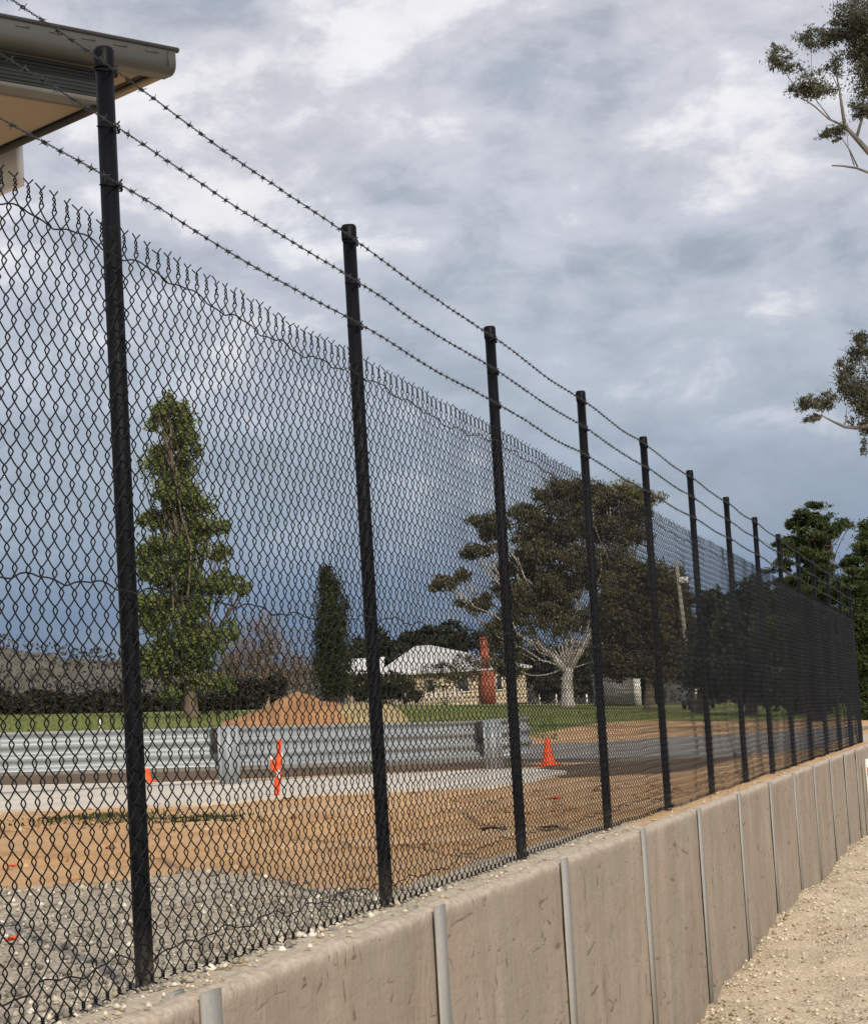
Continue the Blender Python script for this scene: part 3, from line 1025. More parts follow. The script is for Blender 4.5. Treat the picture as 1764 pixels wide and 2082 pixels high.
WR = 0.0020
for k in range(FIRST, N_POST - 1):
    near_ = k <= 3
    spp, sides = (12, 5) if near_ else (8, 3)
    ng = int(round(PITCH_T / Q_))
    gi = np.arange(ng) + (k + 50) * ng
    s = np.arange(int(NPER * spp) + 1) / spp
    zz = Z0M + s * VP
    th = 2 * math.pi * s[None] + math.pi / 2 + math.pi * gi[:, None]
    Tc = k * PITCH_T + (np.arange(ng) + 0.5) * Q_
    T = Tc[:, None] + 0.0265 * np.arcsin(0.93 * np.sin(th)) / math.asin(0.93)
    Y = MESH_Y - 0.0075 * np.tanh(2.2 * np.cos(th))
    Zz = np.repeat(zz[None], ng, 0)
    T, Zz, Y = warp_mesh(T, Zz, Y)
    V, Qd = tubes(np.stack([T, Y, Zz], -1), WR, sides, (0.02, 1.0, 0.03))
    mb = MB().add(V, Qd)
    # twisted ends: pairs meet above odd wires at the top, below even wires at the bottom
    for zend, sgn, par in ((ZTOP, 1, 1), (Z0M, -1, 0)):
        bc = (np.arange(ng) + 1.0) * Q_ + k * PITCH_T
        bc = bc[(gi % 2) == par]
        u = np.linspace(0, 1, 13 if near_ else 7)
        tw = np.minimum(u / 0.72, 1)
        fl = np.clip((u - 0.72) / 0.28, 0, 1)
        L = 0.034 if sgn > 0 else 0.015
        for sd in (1, -1):
            phs = tw * 2 * math.pi * 1.5
            jitter = rng.normal(size=(len(bc), 1))
            dT = sd * (0.0034 * np.cos(phs) * (1 - fl * 0.5) + fl * 0.007)[None] + jitter * fl[None] * 0.003
            dY = -sd * (0.0034 * np.sin(phs) + fl * 0.0095)[None] + rng.normal(size=(len(bc), 1)) * fl[None] * 0.0025
            hgt = (tw * L + fl * (0.015 if sgn > 0 else 0.006))[None] * (1 + 0.10 * rng.normal(size=(len(bc), 1)))
            T = bc[:, None] + dT; Zz = zend + sgn * (hgt - 0.004); Y = MESH_Y + dY
            Tw, Zw, Yw = warp_mesh(np.broadcast_to(bc[:, None], T.shape), np.full(T.shape, zend), np.full(T.shape, MESH_Y))
            P3 = np.stack([T + Tw - bc[:, None], Y + Yw - MESH_Y, Zz + Zw - zend], -1)
            V, Qd = tubes(P3, WR * (1.0 if sgn > 0 else 1.15), sides, (0.3, 1.0, 0.1))
            mb.add(V, Qd)
    tag(mb.build('wire_mesh', 'wire_black', fence, smooth=True), kind='stuff')

xs = np.arange(FIRST * PITCH_T, (N_POST - 1) * PITCH_T + 0.001, 0.03)
for wz, amp, sag, seed in ((1.972, 0.012, 0.022, 5), (1.065, 0.012, 0.012, 6), (0.105, 0.040, 0.0, 7)):
    zz = wz + amp * fbm(xs * 1.6, xs * 0, seed, 4) + 0.004 * np.sin(xs * 2 * math.pi / 0.16) + 0.009 * np.sin(xs * 2 * math.pi / 0.41) - sag * np.sin(np.pi * xs / PITCH_T) ** 2
    yy = MESH_Y - 0.006 + 0.004 * np.sin(xs * 2 * math.pi / 0.16 + 1)
    T, zz, yy = warp_mesh(xs, zz, yy)
    MB().tube(np.stack([xs, yy, zz], -1), 0.0023, 5).build('tie_wire', 'wire_black', fence, smooth=True)

# barbed wire: two twisted strands with four-point barbs
for wi, wz in enumerate(WIRE_Z):
    mb = MB()
    xs = np.arange(FIRST * PITCH_T - 0.1, (N_POST - 1) * PITCH_T + 0.05, 0.010)
    sg = -0.012 * np.sin(np.pi * xs / PITCH_T) ** 2 + 0.006 * fbm(xs * 1.3, xs * 0, 80 + wi)
    yc = -POST_R - 0.006 + 0.004 * fbm(xs * 1.1, xs * 0, 90 + wi)
    for ph in (0, math.pi):
        a = xs * 2 * math.pi / 0.062 + ph
        mb.tube(np.stack([xs, yc + 0.0021 * np.cos(a), wz + sg + 0.0021 * np.sin(a)], -1), 0.0015, 4)
    bx = np.arange(xs[0] + 0.05, xs[-1], 0.098) + rng.normal(size=len(np.arange(xs[0] + 0.05, xs[-1], 0.098))) * 0.006
    zc = np.interp(bx, xs, wz + sg); yb = np.interp(bx, xs, yc)
    u = np.linspace(0, 1, 11)
    for x, y_, z in zip(bx, yb, zc):
        r0 = rng.random() * 6.28
        wrap = np.stack([x + (u - 0.5) * 0.014, y_ + 0.0046 * np.cos(r0 + u * 12), z + 0.0046 * np.sin(r0 + u * 12)], -1)
        mb.tube(wrap, 0.0019, 4)
        for q in range(4):
            a = r0 + q * math.pi / 2 + rng.normal() * 0.25
            d = np.array([(-1) ** q * 0.55 + rng.normal() * 0.2, math.cos(a), math.sin(a)]); d /= np.linalg.norm(d)
            p0 = np.array([x + (q - 1.5) * 0.004, y_, z])
            mb.tube(np.array([p0 + d * 0.003, p0 + d * 0.008, p0 + d * 0.016]), [0.0017, 0.0016, 0.0007], 4)
    mb.build('barbed_wire', 'wire_barbed', fence)

# ------------------------------------------------------------------ building with deep eaves, upper left
C0 = at(357, 97, 12.0)
av = np.array([-0.743, -0.669]); bv = np.array([-0.669, 0.743])
bl = empty('flat_eaved_building', (C0[0], C0[1], 0.0), math.atan2(-bv[0], bv[1]))
tag(bl, 'corner of a building with dark grey gutter and beige eaves, upper left', 'building')
# local frame: x = -a (outwards past the corner), y = b (away)
ZT = C0[2]


def sweep(prof, s0, s1, along, name, mat, parent=bl):
    """Profile (out, dz) along the near eave ('A') or the side eave ('B')."""
    p = np.asarray(prof, float)
    pts = []
    for s_ in (s0, s1):
        if along == 'A':
            pts.append(np.stack([np.full(len(p), -s_), -p[:, 0], ZT + p[:, 1]], -1))
        else:
            pts.append(np.stack([p[:, 0], np.full(len(p), s_), ZT + p[:, 1]], -1))
    n_ = len(p)
    V = np.vstack(pts)
    Qd = [[i_, (i_ + 1) % n_, n_ + (i_ + 1) % n_, n_ + i_] for i_ in range(n_)]
    c0, c1 = pts[0].mean(0), pts[1].mean(0)
    V = np.vstack([V, c0, c1])
    Tt = [[2 * n_, (i_ + 1) % n_, i_] for i_ in range(n_)] + [[2 * n_ + 1, n_ + i_, n_ + (i_ + 1) % n_] for i_ in range(n_)]
    return mk(name, V, Qd, Tt, mat, parent)


arc = [(-0.055 + 0.055 * math.cos(t_), -0.095 - 0.055 * math.sin(t_)) for t_ in np.linspace(0, math.pi / 2, 9)]
gprof = [(0.0, -0.022)] + arc + [(-0.12, -0.150), (-0.12, -0.022)]
lip = [(-0.010 + 0.017 * math.cos(t_), -0.008 + 0.016 * math.sin(t_)) for t_ in np.linspace(0, 2 * math.pi, 12, endpoint=False)]
g_ = sweep(gprof, 0.003, 7.0, 'A', 'gutter', 'gutter_paint')
sweep(lip, -0.020, 7.0, 'A', 'gutter_lip', 'gutter_lip', g_)
for q in range(18):
    s_ = 0.16 + q * 0.205
    MB().box((-s_, -0.0012, ZT - 0.044), (0.082, 0.002, 0.012)).build('gutter_slot', 'slot_dark', g_)
MB().box((-0.055, -0.001, ZT - 0.066), (0.004, 0.004, 0.085)).build('gutter_seam', 'gutter_lip', g_)
MB().box((-0.030, 3.56, ZT - 0.080), (0.05, 6.85, 0.125)).build('barge_board', 'soffit_beige', bl)
MB().box((-0.075, 3.56, ZT - 0.130), (0.014, 6.85, 0.012)).build('barge_bead', 'edge_dark', bl)
# upper eave lining round the corner, then a dropped bulkhead with ribbed face
MB().box((-3.56, 3.56, ZT - 0.118), (6.86, 6.86, 0.02)).build('eave_lining', 'soffit_beige', bl)
bulk = MB().box((-3.87, 3.64, ZT - 0.232), (6.96, 6.98, 0.165)).build('bulkhead', 'fascia_blue', bl)
for q in range(8):
    MB().box((-3.87, 0.149, ZT - 0.158 - q * 0.0205), (6.96, 0.006, 0.010)).build('fascia_rib', 'fascia_blue', bulk)
MB().box((-3.87, 3.632, ZT - 0.330), (6.97, 7.0, 0.03)).build('fascia_trim', 'trim_grey', bl)
MB().box((-3.94, 3.70, ZT - 0.351), (6.92, 6.92, 0.012)).build('soffit', 'soffit_beige', bl)
MB().box((-0.425, 3.66, ZT - 0.360), (0.05, 6.98, 0.025)).build('soffit_edge', 'edge_dark', bl)
MB().box((-0.03, 2.42, ZT - 0.285), (0.05, 1.60, 0.27)).build('side_panel', 'wall_white', bl)
MB().box((-0.09, 2.02, ZT - 0.215), (0.06, 0.20, 0.10)).build('bracket', 'edge_dark', bl)
MB().box((-4.6, 4.6, (ZT - 0.42) / 2 - 0.1), (5.6, 5.6, ZT - 0.42 + 0.2)).build('wall', 'render_wall', bl)
rf = MB()
h_ = 0.9
rf.add([[-0.06, 0.06, ZT - 0.02], [-7.0, 0.06, ZT - 0.02], [-7.0, 7.0, ZT - 0.02], [-0.06, 7.0, ZT - 0.02], [-3.5, 3.5, ZT + h_]],
       None, [[0, 1, 4], [1, 2, 4], [2, 3, 4], [3, 0, 4]])
rf.build('roof', 'roof_metal', bl)

# ------------------------------------------------------------------ guardrail
rp = [(-330, 1501, 27.0), (0, 1490, 28.0), (465, 1479, 28.8), (960, 1466, 31.0), (1030, 1463, 31.06)]
path = np.array([at(*q) for q in rp])
kk = np.linspace(0, 1, 60)
cs = np.concatenate([[0], np.cumsum(np.linalg.norm(np.diff(path, axis=0), axis=1))]); cs /= cs[-1]
line = np.stack([np.interp(kk, cs, path[:, i_]) for i_ in range(3)], -1)
dirv = line[-1] - line[-2]; dirv[2] = 0; dirv /= np.linalg.norm(dirv)
nrm = np.array([-dirv[1], dirv[0], 0])              # away from the camera
gr = empty('guardrail', (path[2][0], path[2][1], float(terrain(path[2][0], path[2][1]))))
tag(gr, 'galvanised triple ridged guardrail beside the concrete strip', 'guardrail')
g0 = np.array(gr.location)
hgt = np.linspace(0, -0.5, 37)
off = 0.026 * np.tanh(1.6 * np.cos(2 * math.pi * (hgt / 0.5) * 3 + 0.2)) / math.tanh(1.6)


def rail_grid(pts, nv):
    return np.stack([np.stack([pts[:, 0] + nv[:, 0] * o_, pts[:, 1] + nv[:, 1] * o_, pts[:, 2] + h2], -1) for o_, h2 in zip(off, hgt)], 1)


d_ = np.gradient(line, axis=0); d_[:, 2] = 0; d_ /= np.linalg.norm(d_, axis=1)[:, None]
nv = np.stack([d_[:, 1], -d_[:, 0], d_[:, 2] * 0], -1)
Gf = rail_grid(line, nv) - g0; Gb = rail_grid(line - nv * 0.006, nv) - g0
cuts = [0, 13, 32, 50, 60]
for a_, b_ in zip(cuts[:-1], cuts[1:]):
    b2 = min(b_ + 1, 60)
    sh = nv[a_:b2] * 0.004 * (cuts.index(a_) % 2)
    mb = MB().grid(Gf[a_:b2] + sh[:, None]).grid((Gb[a_:b2] + sh[:, None])[:, ::-1])
    mb.grid(np.stack([Gf[a_:b2, 0] + sh, Gb[a_:b2, 0] + sh], 1)[:, ::-1])
    mb.build('rail_beam', 'rail_steel', gr, smooth=True)
# bullnose end: the beam wraps round through half a turn
r_ = 0.37
cc = line[-1] + nrm * r_
tt = np.linspace(-math.pi / 2, math.pi / 2 + 0.5, 28)
bn = cc + r_ * (np.cos(tt)[:, None] * dirv + np.sin(tt)[:, None] * nrm)
bn[:, 2] = line[-1][2] + 0.02
nv2 = np.cos(tt)[:, None] * dirv + np.sin(tt)[:, None] * nrm
mb = MB().grid(rail_grid(bn, nv2) - g0).grid((rail_grid(bn - nv2 * 0.006, nv2) - g0)[:, ::-1])
mb.build('end_terminal', 'rail_steel', gr, smooth=True)
for px, Z_, w_ in ((-115, 27.7, 0.26), (461, 28.75, 0.28), (996, 30.98, 0.27)):
    t_ = at(px, np.interp(px, [-330, 0, 465, 960], [1501, 1490, 1479, 1466]) - 3, Z_)
    gz = float(terrain(t_[0], t_[1])) - 0.1
    ang = math.atan2(dirv[1], dirv[0])
    q = t_ - nrm * 0.13 - g0; hh = t_[2] - gz
    mb = MB()
    mb.box((q[0], q[1], gz - g0[2] + hh / 2), (w_ * 0.62, 0.012, hh), ang)
    for sd in (-1, 1):
        e = q + dirv * sd * w_ * 0.31 + nrm * 0.045
        mb.box((e[0], e[1], gz - g0[2] + hh / 2), (0.012, 0.10, hh - 0.004), ang)
        e = q + dirv * sd * w_ * 0.40
        mb.box((e[0], e[1], gz - g0[2] + hh / 2), (w_ * 0.17, 0.013, hh - 0.02), ang)
    pst = mb.build('rail_post', 'rail_steel', gr)
    e = t_ - nrm * 0.055 - dirv * w_ * 0.55 - g0
    MB().box((e[0], e[1], e[2] - 0.17), (0.10, 0.10, 0.30), ang).build('spacer_block', 'edge_dark', pst)


# ------------------------------------------------------------------ cones, stake, litter
def cone(px, py, label, h=0.36, tilt=0.0):
    b = on_ground(px, py, 0.06)
    b[2] = max(b[2], float(terrain(b[0], b[1])) + 0.045)
    r = empty('traffic_cone', b, rng.random())
    tag(r, label, 'traffic cone', 'orange traffic cones')
    r.rotation_euler[1] = tilt
    MB().box((0, 0, 0.012), (0.25, 0.25, 0.024), 0, 0.94).build('base', 'cone_orange', r)
    MB().lathe([(0.095, 0.024), (0.088, 0.034), (0.052, h * 0.58), (0.030, h * 0.95), (0.022, h), (0.012, h)], sides=18).build('body', 'cone_orange', r, smooth=True)
    MB().lathe([(0.0725, 0.12), (0.0695, 0.135), (0.0645, 0.16), (0.0625, 0.165)], sides=18).build('scuffed_band', 'cone_orange', r, smooth=True)
    return r


cone(1116, 1564, 'small orange traffic cone at the right end of the concrete strip')
cone(296, 1598, 'orange traffic cone half hidden behind the nearest fence post', 0.33)
sb = on_ground(566, 1621, 0.05)
sk = empty('marker_stake', sb)
tag(sk, 'leaning stake wrapped in torn orange and white barrier plastic', 'stake')
MB().tube([[0, 0, -0.1], [0.01, 0.0, 0.3], [0.035, 0.01, 0.58]], 0.012, 6).build('picket', 'edge_dark', sk)


def wrap_piece(name, pts, rad, mat, seed):
    p = np.asarray(pts, float); u = np.linspace(0, 1, 16)
    P_ = np.stack([np.interp(u, np.linspace(0, 1, len(p)), p[:, i_]) for i_ in range(3)], -1)
    P_[:, 0] += 0.010 * fbm(u * 6, u * 0, seed); P_[:, 1] += 0.010 * fbm(u * 6, u * 0 + 4, seed)
    rr = rad * (0.7 + 0.5 * (fbm(u * 5, u * 0 + 2, seed + 3) + 0.5)) * np.minimum(1, np.minimum(u, 1 - u) * 6 + 0.35)
    return MB().tube(P_, rr, 9).build(name, mat, sk, smooth=True)


wrap_piece('orange_wrap', [(-0.012, -0.01, 0.01), (-0.005, -0.01, 0.12), (0.0, -0.01, 0.22)], 0.034, 'cone_orange', 3)
wrap_piece('orange_wrap', [(0.012, -0.01, 0.17), (0.012, -0.015, 0.30), (0.030, -0.01, 0.44)], 0.040, 'cone_orange', 5)
wrap_piece('orange_wrap', [(-0.035, -0.01, 0.27), (-0.045, -0.01, 0.34), (-0.050, -0.01, 0.41)], 0.026, 'cone_orange', 8)
wrap_piece('orange_wrap', [(0.022, -0.01, 0.40), (0.03, -0.01, 0.50), (0.045, 0, 0.61)], 0.030, 'cone_orange', 9)
wrap_piece('white_tag', [(0.012, -0.045, 0.20), (0.016, -0.05, 0.25), (0.012, -0.045, 0.29)], 0.020, 'cone_white', 12)
wrap_piece('white_tag', [(-0.05, -0.012, 0.40), (-0.055, -0.015, 0.44)], 0.014, 'cone_white', 13)
wrap_piece('white_tag', [(0.058, -0.01, 0.40), (0.062, -0.015, 0.47)], 0.012, 'cone_white', 14)


def scrap(px, py, w_, label, mat='cone_orange', cat='litter', name='plastic_scrap'):
    b = on_ground(px, py, 0.03)
    x = np.linspace(-1, 1, 7)
    X, Y = np.meshgrid(x, x, indexing='ij')
    s1 = int(px)
    G_ = np.stack([X * w_ * (1 + 0.3 * fbm(X * 2, Y * 2, s1)), Y * w_ * 0.6, 0.012 + w_ * 0.45 * (fbm(X * 1.3 + 5, Y * 1.3, s1 + 1) + 0.35)], -1)
    o = MB().grid(G_).grid((G_ - np.array([0, 0, 0.004]))[:, ::-1]).build(name, mat, smooth=True)
    o.location = (b[0], b[1], b[2] + 0.005); o.rotation_euler = (0, 0, rng.random() * 6)
    return tag(o, label, cat, 'scraps lying on the dirt')


scrap(1127, 1629, 0.07, 'small orange plastic scrap on the dirt below the right cone')
scrap(1300, 1516, 0.17, 'orange plastic scrap lying on the grey road')
scrap(26, 1772, 0.035, 'orange scrap at the gravel edge far left')
scrap(24, 1935, 0.026, 'orange scrap on the grey gravel lower left')
scrap(1118, 1622 + 62, 0.001 + 0.05, 'dark clod of earth lying on the dirt right of centre', 'bark_brown', 'clod', 'earth_clod')
scrap(590, 1627, 0.06, 'dark clod of earth beside the orange stake', 'bark_brown', 'clod', 'earth_clod')
scrap(1003, 1688, 0.08, 'dark clod of earth between the second and third posts', 'bark_brown', 'clod', 'earth_clod')

# dirt mound behind the rail
mz = 52.0
mc = at(620, 1470, mz)
mxs, mys = np.linspace(-3.2, 3.4, 70), np.linspace(-2.2, 2.6, 40)
X, Y = np.meshgrid(mxs, mys, indexing='ij')
ridge = np.interp(mxs, [-3.2, -2.43, -1.73, -0.92, -0.46, -0.12, 0.35, 0.92, 1.5, 2.08, 2.54, 3.0, 3.4],
                  [-0.3, 0.28, 0.52, 0.70, 0.86, 0.92, 0.82, 0.74, 0.72, 0.54, 0.24, -0.1, -0.3])
prof_y = np.clip(1 - (np.abs(Y - 0.2) / 2.1) ** 1.5, -0.3, 1)
Zm = ridge[:, None] * prof_y + 0.20 * fbm(X * 1.9, Y * 1.9, 41, 5) * np.clip(ridge[:, None] + 0.3, 0, 1) + 0.09 * fbm(X * 6, Y * 6, 47, 3)
gz = float(terrain(mc[0], mc[1]))
zpk = at(612, 1400, mz)[2]
Zm = Zm / Zm.max() * (zpk - gz) - 0.05
o = MB().grid(np.stack([X, Y, Zm], -1)).build('dirt_mound', 'mound_dirt', smooth=True, tint=sstep(0.2, 1.6, X + 0.5 * fbm(X, Y, 44)).ravel())
o.location = (mc[0], mc[1], gz)
tag(o, 'heap of orange excavated dirt fading to straw behind the guardrail', 'dirt mound')

# white marker peg on the grass
b = at(204, 1489, 58); b[2] = float(ground_z(b[0], b[1]))
mb = MB().box((0, 0, 0.20), (0.09, 0.02, 0.44), 0.3, 0.35)
o = mb.build('marker_peg', 'cone_white'); o.location = b
tag(o, 'small pale peg in the grass above the guardrail, left', 'peg')

# ------------------------------------------------------------------ house
HZ_ = 205.0
hb = at(900, 1430, HZ_)
house = empty('weatherboard_house', hb)
tag(house, 'cream weatherboard house with white hipped roof and red brick chimney', 'house')


def hp(px, py, dy=0.0):
    p = at(px, py, HZ_) - hb
    return p[0], dy, p[2]


xl, xr = hp(775, 1400)[0], hp(1070, 1400)[0]
ze = hp(900, 1367)[2] + 0.1
zr = hp(860, 1309)[2]
mb = MB()
nb = 9
for q in range(nb):                              # lapped weatherboards
    z0_, z1_ = -0.4 + (ze + 0.4) * q / nb, -0.4 + (ze + 0.4) * (q + 1) / nb
    mb.box(((xl + xr) / 2, 4.5, (z0_ + z1_) / 2), (xr - xl - 0.05 * (q % 2), 9 - 0.05 * (q % 2), z1_ - z0_ + 0.01))
mb.build('wall', 'house_cream', house)
ov = 0.6
e = [(xl - ov, -ov, ze), (xr + ov, -ov, ze), (xr + ov, 9 + ov, ze), (xl - ov, 9 + ov, ze)]
rxl, rxr = hp(842, 1308)[0], hp(874, 1308)[0]
rdg = [(rxl, 4.5, zr), (rxr, 4.5, zr)]
mb = MB().add(e + rdg, [[0, 1, 5, 4], [2, 3, 4, 5]], [[1, 2, 5], [3, 0, 4]])
mb.add([(x, y, z - 0.16) for x, y, z in e], [[3, 2, 1, 0]])
mb.add(e + [(x, y, z - 0.16) for x, y, z in e], [[0, 4, 5, 1], [1, 5, 6, 2], [2, 6, 7, 3], [3, 7, 4, 0]])
roof = mb.build('roof', 'house_roof', house)
cx = hp(992, 1400)[0]
mb = MB()
mb.box((cx, -0.45, 1.1), (1.25, 0.7, 3.2)).box((cx - 0.1, -0.30, 3.7), (0.8, 0.6, 2.2), 0, 0.95)
ztop = hp(985, 1299)[2]
mb.box((cx - 0.15, -0.28, (4.6 + ztop) / 2), (0.7, 0.55, ztop - 4.6)).box((cx - 0.15, -0.28, ztop + 0.05), (0.86, 0.7, 0.22))
mb.build('chimney', 'brick_red', house)
for px0, px1 in ((928, 954), (1008, 1022), (1036, 1050), (866, 884)):
    x0_, x1_ = hp(px0, 1400)[0], hp(px1, 1400)[0]
    w_ = MB()
    for (a_, b_, c_, d2) in ((x0_, x1_, 0.85, 0.97), (x0_, x1_, 2.2, 2.32), (x0_, x0_ + 0.1, 0.97, 2.2), (x1_ - 0.1, x1_, 0.97, 2.2)):
        w_.box(((a_ + b_) / 2, -0.03, (c_ + d2) / 2), (b_ - a_, 0.1, d2 - c_))
    wo_ = w_.build('window_frame', 'house_trim', house)
    MB().box(((x0_ + x1_) / 2, -0.01, 1.585), (x1_ - x0_ - 0.2, 0.05, 1.23)).build('pane', 'window_glass', wo_)
# low skillion wing on the left
x0_, x1_ = hp(705, 1400)[0], xl + 0.3
zt_, zb_ = hp(728, 1334)[2], hp(728, 1370)[2]
MB().box(((x0_ + x1_) / 2, 3.5, zb_ / 2 - 0.2), (x1_ - x0_, 5.5, zb_ + 0.4)).build('wing_wall', 'house_cream', house)
mb = MB().add([(x0_ - 0.4, -0.2, zb_), (x1_, -0.2, zb_), (x1_, 6.6, zt_), (x0_ - 0.4, 6.6, zt_), (x0_ - 0.4, -0.2, zb_ - 0.15), (x1_, -0.2, zb_ - 0.15)],
              [[0, 1, 2, 3], [4, 5, 1, 0]], [[0, 3, 4]])
mb.build('wing_roof', 'house_roof', house)

# picket fence in front of the house
pf = at(855, 1432, 196); pf[2] = float(ground_z(pf[0], pf[1]))
pk = empty('picket_fence', pf)
tag(pk, 'weathered pale picket fence in front of the house', 'fence')
for q in range(26):
    MB().box((-3.6 + q * 0.29, 0, 0.62 + 0.05 * rng.normal()), (0.14, 0.025, 1.3)).build('picket', 'picket_white', pk)
for z in (0.35, 0.95):
    MB().box((0, 0.03, z), (7.5, 0.03, 0.07)).build('fence_rail', 'picket_white', pk)

# farm fence with white posts, right of the house
ff = at(1097, 1428, 185); ff[2] = float(ground_z(ff[0], ff[1]))
farm = empty('farm_fence', ff)
tag(farm, 'wire farm fence on short white posts under the gum tree', 'fence')
pts = []
for px in (1097, 1131, 1163, 1193, 1222, 1250, 1272):
    p = at(px, 1428, 185); p[2] = float(ground_z(p[0], p[1])); q = p - ff
    MB().box((q[0], q[1], q[2] + 0.42), (0.13, 0.12, 0.95), 0, 0.8).build('post', 'house_trim', farm); pts.append(q)
for z in (0.3, 0.55, 0.8):
    MB().tube(np.array(pts) + np.array([0, 0, z]), 0.008, 4).build('wire', 'wire_barbed', farm)

# shed with an open bay
sz = 172.0
sb_ = at(1262, 1432, sz); sb_[2] = float(ground_z(sb_[0], sb_[1]))
shed = empty('farm_shed', sb_)
tag(shed, 'grey tin shed with dark open bay under the olive tree', 'shed')
xa, xb, xc = at(1212, 1400, sz)[0] - sb_[0], at(1300, 1400, sz)[0] - sb_[0], at(1338, 1400, sz)[0] - sb_[0]
hs = at(1262, 1372, sz)[2] - sb_[2]
MB().box(((xa + xb) / 2, 2, hs / 2), (xb - xa, 4, hs)).build('wall', 'shed_tin', shed)
for q in range(20):
    MB().box((xa + (q + 0.5) * (xb - xa) / 20, -0.02, hs / 2), (0.05, 0.04, hs - 0.02)).build('wall_rib', 'shed_tin', shed)
MB().box((xb - 0.2, -0.06, hs / 2), (0.55, 0.06, hs)).build('door', 'house_trim', shed)
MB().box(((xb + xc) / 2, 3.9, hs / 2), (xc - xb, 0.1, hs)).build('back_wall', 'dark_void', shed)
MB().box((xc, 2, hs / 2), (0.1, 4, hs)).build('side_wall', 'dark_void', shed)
MB().box(((xa + xc) / 2, 2, hs + 0.06), (xc - xa + 0.3, 4.4, 0.12)).build('roof', 'shed_tin', shed)

# leaning concrete power pole
pz = 125.0
pb = at(1409, 1418, pz); pt = at(1374, 1140, pz)
pb[2] = float(ground_z(pb[0], pb[1])) - 0.1
pole = empty('power_pole', pb)
tag(pole, 'pale leaning power pole beside the olive tree', 'pole')
MB().tube([np.zeros(3), (pt - pb) * 0.5, pt - pb], [0.17, 0.13, 0.10], 10).build('shaft', 'pole_concrete', pole, smooth=True)
q = at(1383, 1180, pz) - pb
MB().box((q[0] + 0.15, q[1] - 0.1, q[2]), (0.5, 0.25, 0.35)).build('bracket', 'house_trim', pole)
MB().box((q[0] + 0.25, q[1] - 0.1, q[2] - 0.45), (0.45, 0.2, 0.12)).build('fuse_bar', 'edge_dark', pole)

# parked car by the pole, seen from behind
cz_ = 150.0
cb = at(1420, 1446, cz_); cb[2] = float(ground_z(cb[0], cb[1]))
car = empty('parked_car', cb, 0.05)
tag(car, 'dark grey parked car with orange tail lamp beside the power pole', 'car')
prof = [(-2.0, 0.30), (-2.05, 0.75), (-1.85, 0.98), (-1.45, 1.02), (-0.9, 1.48), (0.6, 1.50), (1.3, 1.02), (2.0, 0.92), (2.1, 0.35)]
body = MB()
lo = [(x, z) for x, z in prof]
V = [(sx * (0.84 if z < 1.2 else 0.66), x, z) for sx in (-1, 1) for x, z in lo]
n_ = len(lo)
Qd = [[i_, i_ + 1, n_ + i_ + 1, n_ + i_] for i_ in range(n_ - 1)] + [[n_ - 1, 0, n_, 2 * n_ - 1]]
Tt = [[0, i_ + 1, i_] for i_ in range(1, n_ - 1)] + [[n_, n_ + i_, n_ + i_ + 1] for i_ in range(1, n_ - 1)]
mk('body', V, Qd, Tt, 'car_paint', car)
MB().add([(-0.60, -1.44, 1.06), (0.60, -1.44, 1.06), (0.53, -0.95, 1.46), (-0.53, -0.95, 1.46)], [[0, 1, 2, 3]]).build('rear_window', 'house_trim', car)
for sx in (-1, 1):
    MB().box((sx * 0.62, -2.03, 0.82), (0.36, 0.06, 0.20)).build('tail_lamp', 'car_lamp', car)
    for y in (-1.25, 1.3):
        MB().tube([(sx * 0.86, y, 0.31), (sx * 0.66, y, 0.31)], 0.31, 14).build('wheel', 'rubber', car)
MB().box((0, -2.04, 0.62), (0.45, 0.04, 0.13)).build('number_plate', 'house_trim', car)

# white guide post in the yard, right edge
gx2, gy2 = tn(33.0, 1.94)
gpst = empty('guide_post', (gx2, gy2, float(yard_z(np.array(33.0), np.array(1.94)))))
tag(gpst, 'white guide post standing against the wall at the right edge', 'post')
MB().box((0.0, 0, 0.56), (0.12, 0.05, 1.16), 0.2, 0.9).build('blade', 'house_trim', gpst)
MB().box((0.0, -0.032, 0.95), (0.06, 0.008, 0.14), 0.2).build('reflector', 'car_lamp', gpst)

# ------------------------------------------------------------------ trees
tree('poplar_tree', 'tall light green poplar with spring leaves behind the guardrail', 'tree', 92, (388, 1452),
     [(336, 815, 16, 20, .8), (325, 850, 30, 30), (362, 848, 34, 34), (345, 890, 50, 36), (385, 905, 30, 44), (320, 930, 32, 40), (372, 955, 42, 44), (345, 1000, 44, 44),
      (385, 1015, 32, 44), (325, 1050, 44, 38), (375, 1075, 48, 44), (425, 1085, 38, 30), (320, 1110, 44, 44), (385, 1130, 52, 46), (440, 1120, 28, 34), (330, 1170, 46, 46),
      (395, 1195, 52, 46), (455, 1185, 36, 26), (498, 1192, 22, 20, .6), (330, 1235, 48, 46), (400, 1255, 52, 46), (345, 1300, 54, 44), (405, 1315, 52, 44), (300, 1320, 36, 40, .7),
      (335, 1360, 50, 36), (405, 1370, 52, 36), (375, 1400, 50, 24, .8), (450, 1290, 30, 34, .6)],
     'leaf_poplar', 62000, 0.062, 'bark_brown', 0.30, (385, 1385), clump=0.60, clumps_per=9, shell=0.1, ratio=0.75, limb_r=0.14, split=6, grow=1.05,
     extra=[([(385, 1385), (370, 1250), (365, 1100), (352, 950), (345, 840)], 0.15, 0.02), ([(388, 1390), (420, 1300), (430, 1180), (425, 1090)], 0.09, 0.015)])
tree('bare_tree', 'bare reddish brown winter tree between the poplar and the cypress', 'tree', 150, (540, 1420),
     [(520, 1310, 50, 50), (570, 1340, 45, 45), (490, 1350, 50, 45), (545, 1270, 30, 30, .6), (600, 1370, 30, 35), (460, 1380, 45, 30)],
     'leaf_dry', 9000, 0.13, 'bark_tan', 0.26, (540, 1380), clump=0.6, clumps_per=30, ratio=0.18, limb_r=0.5)
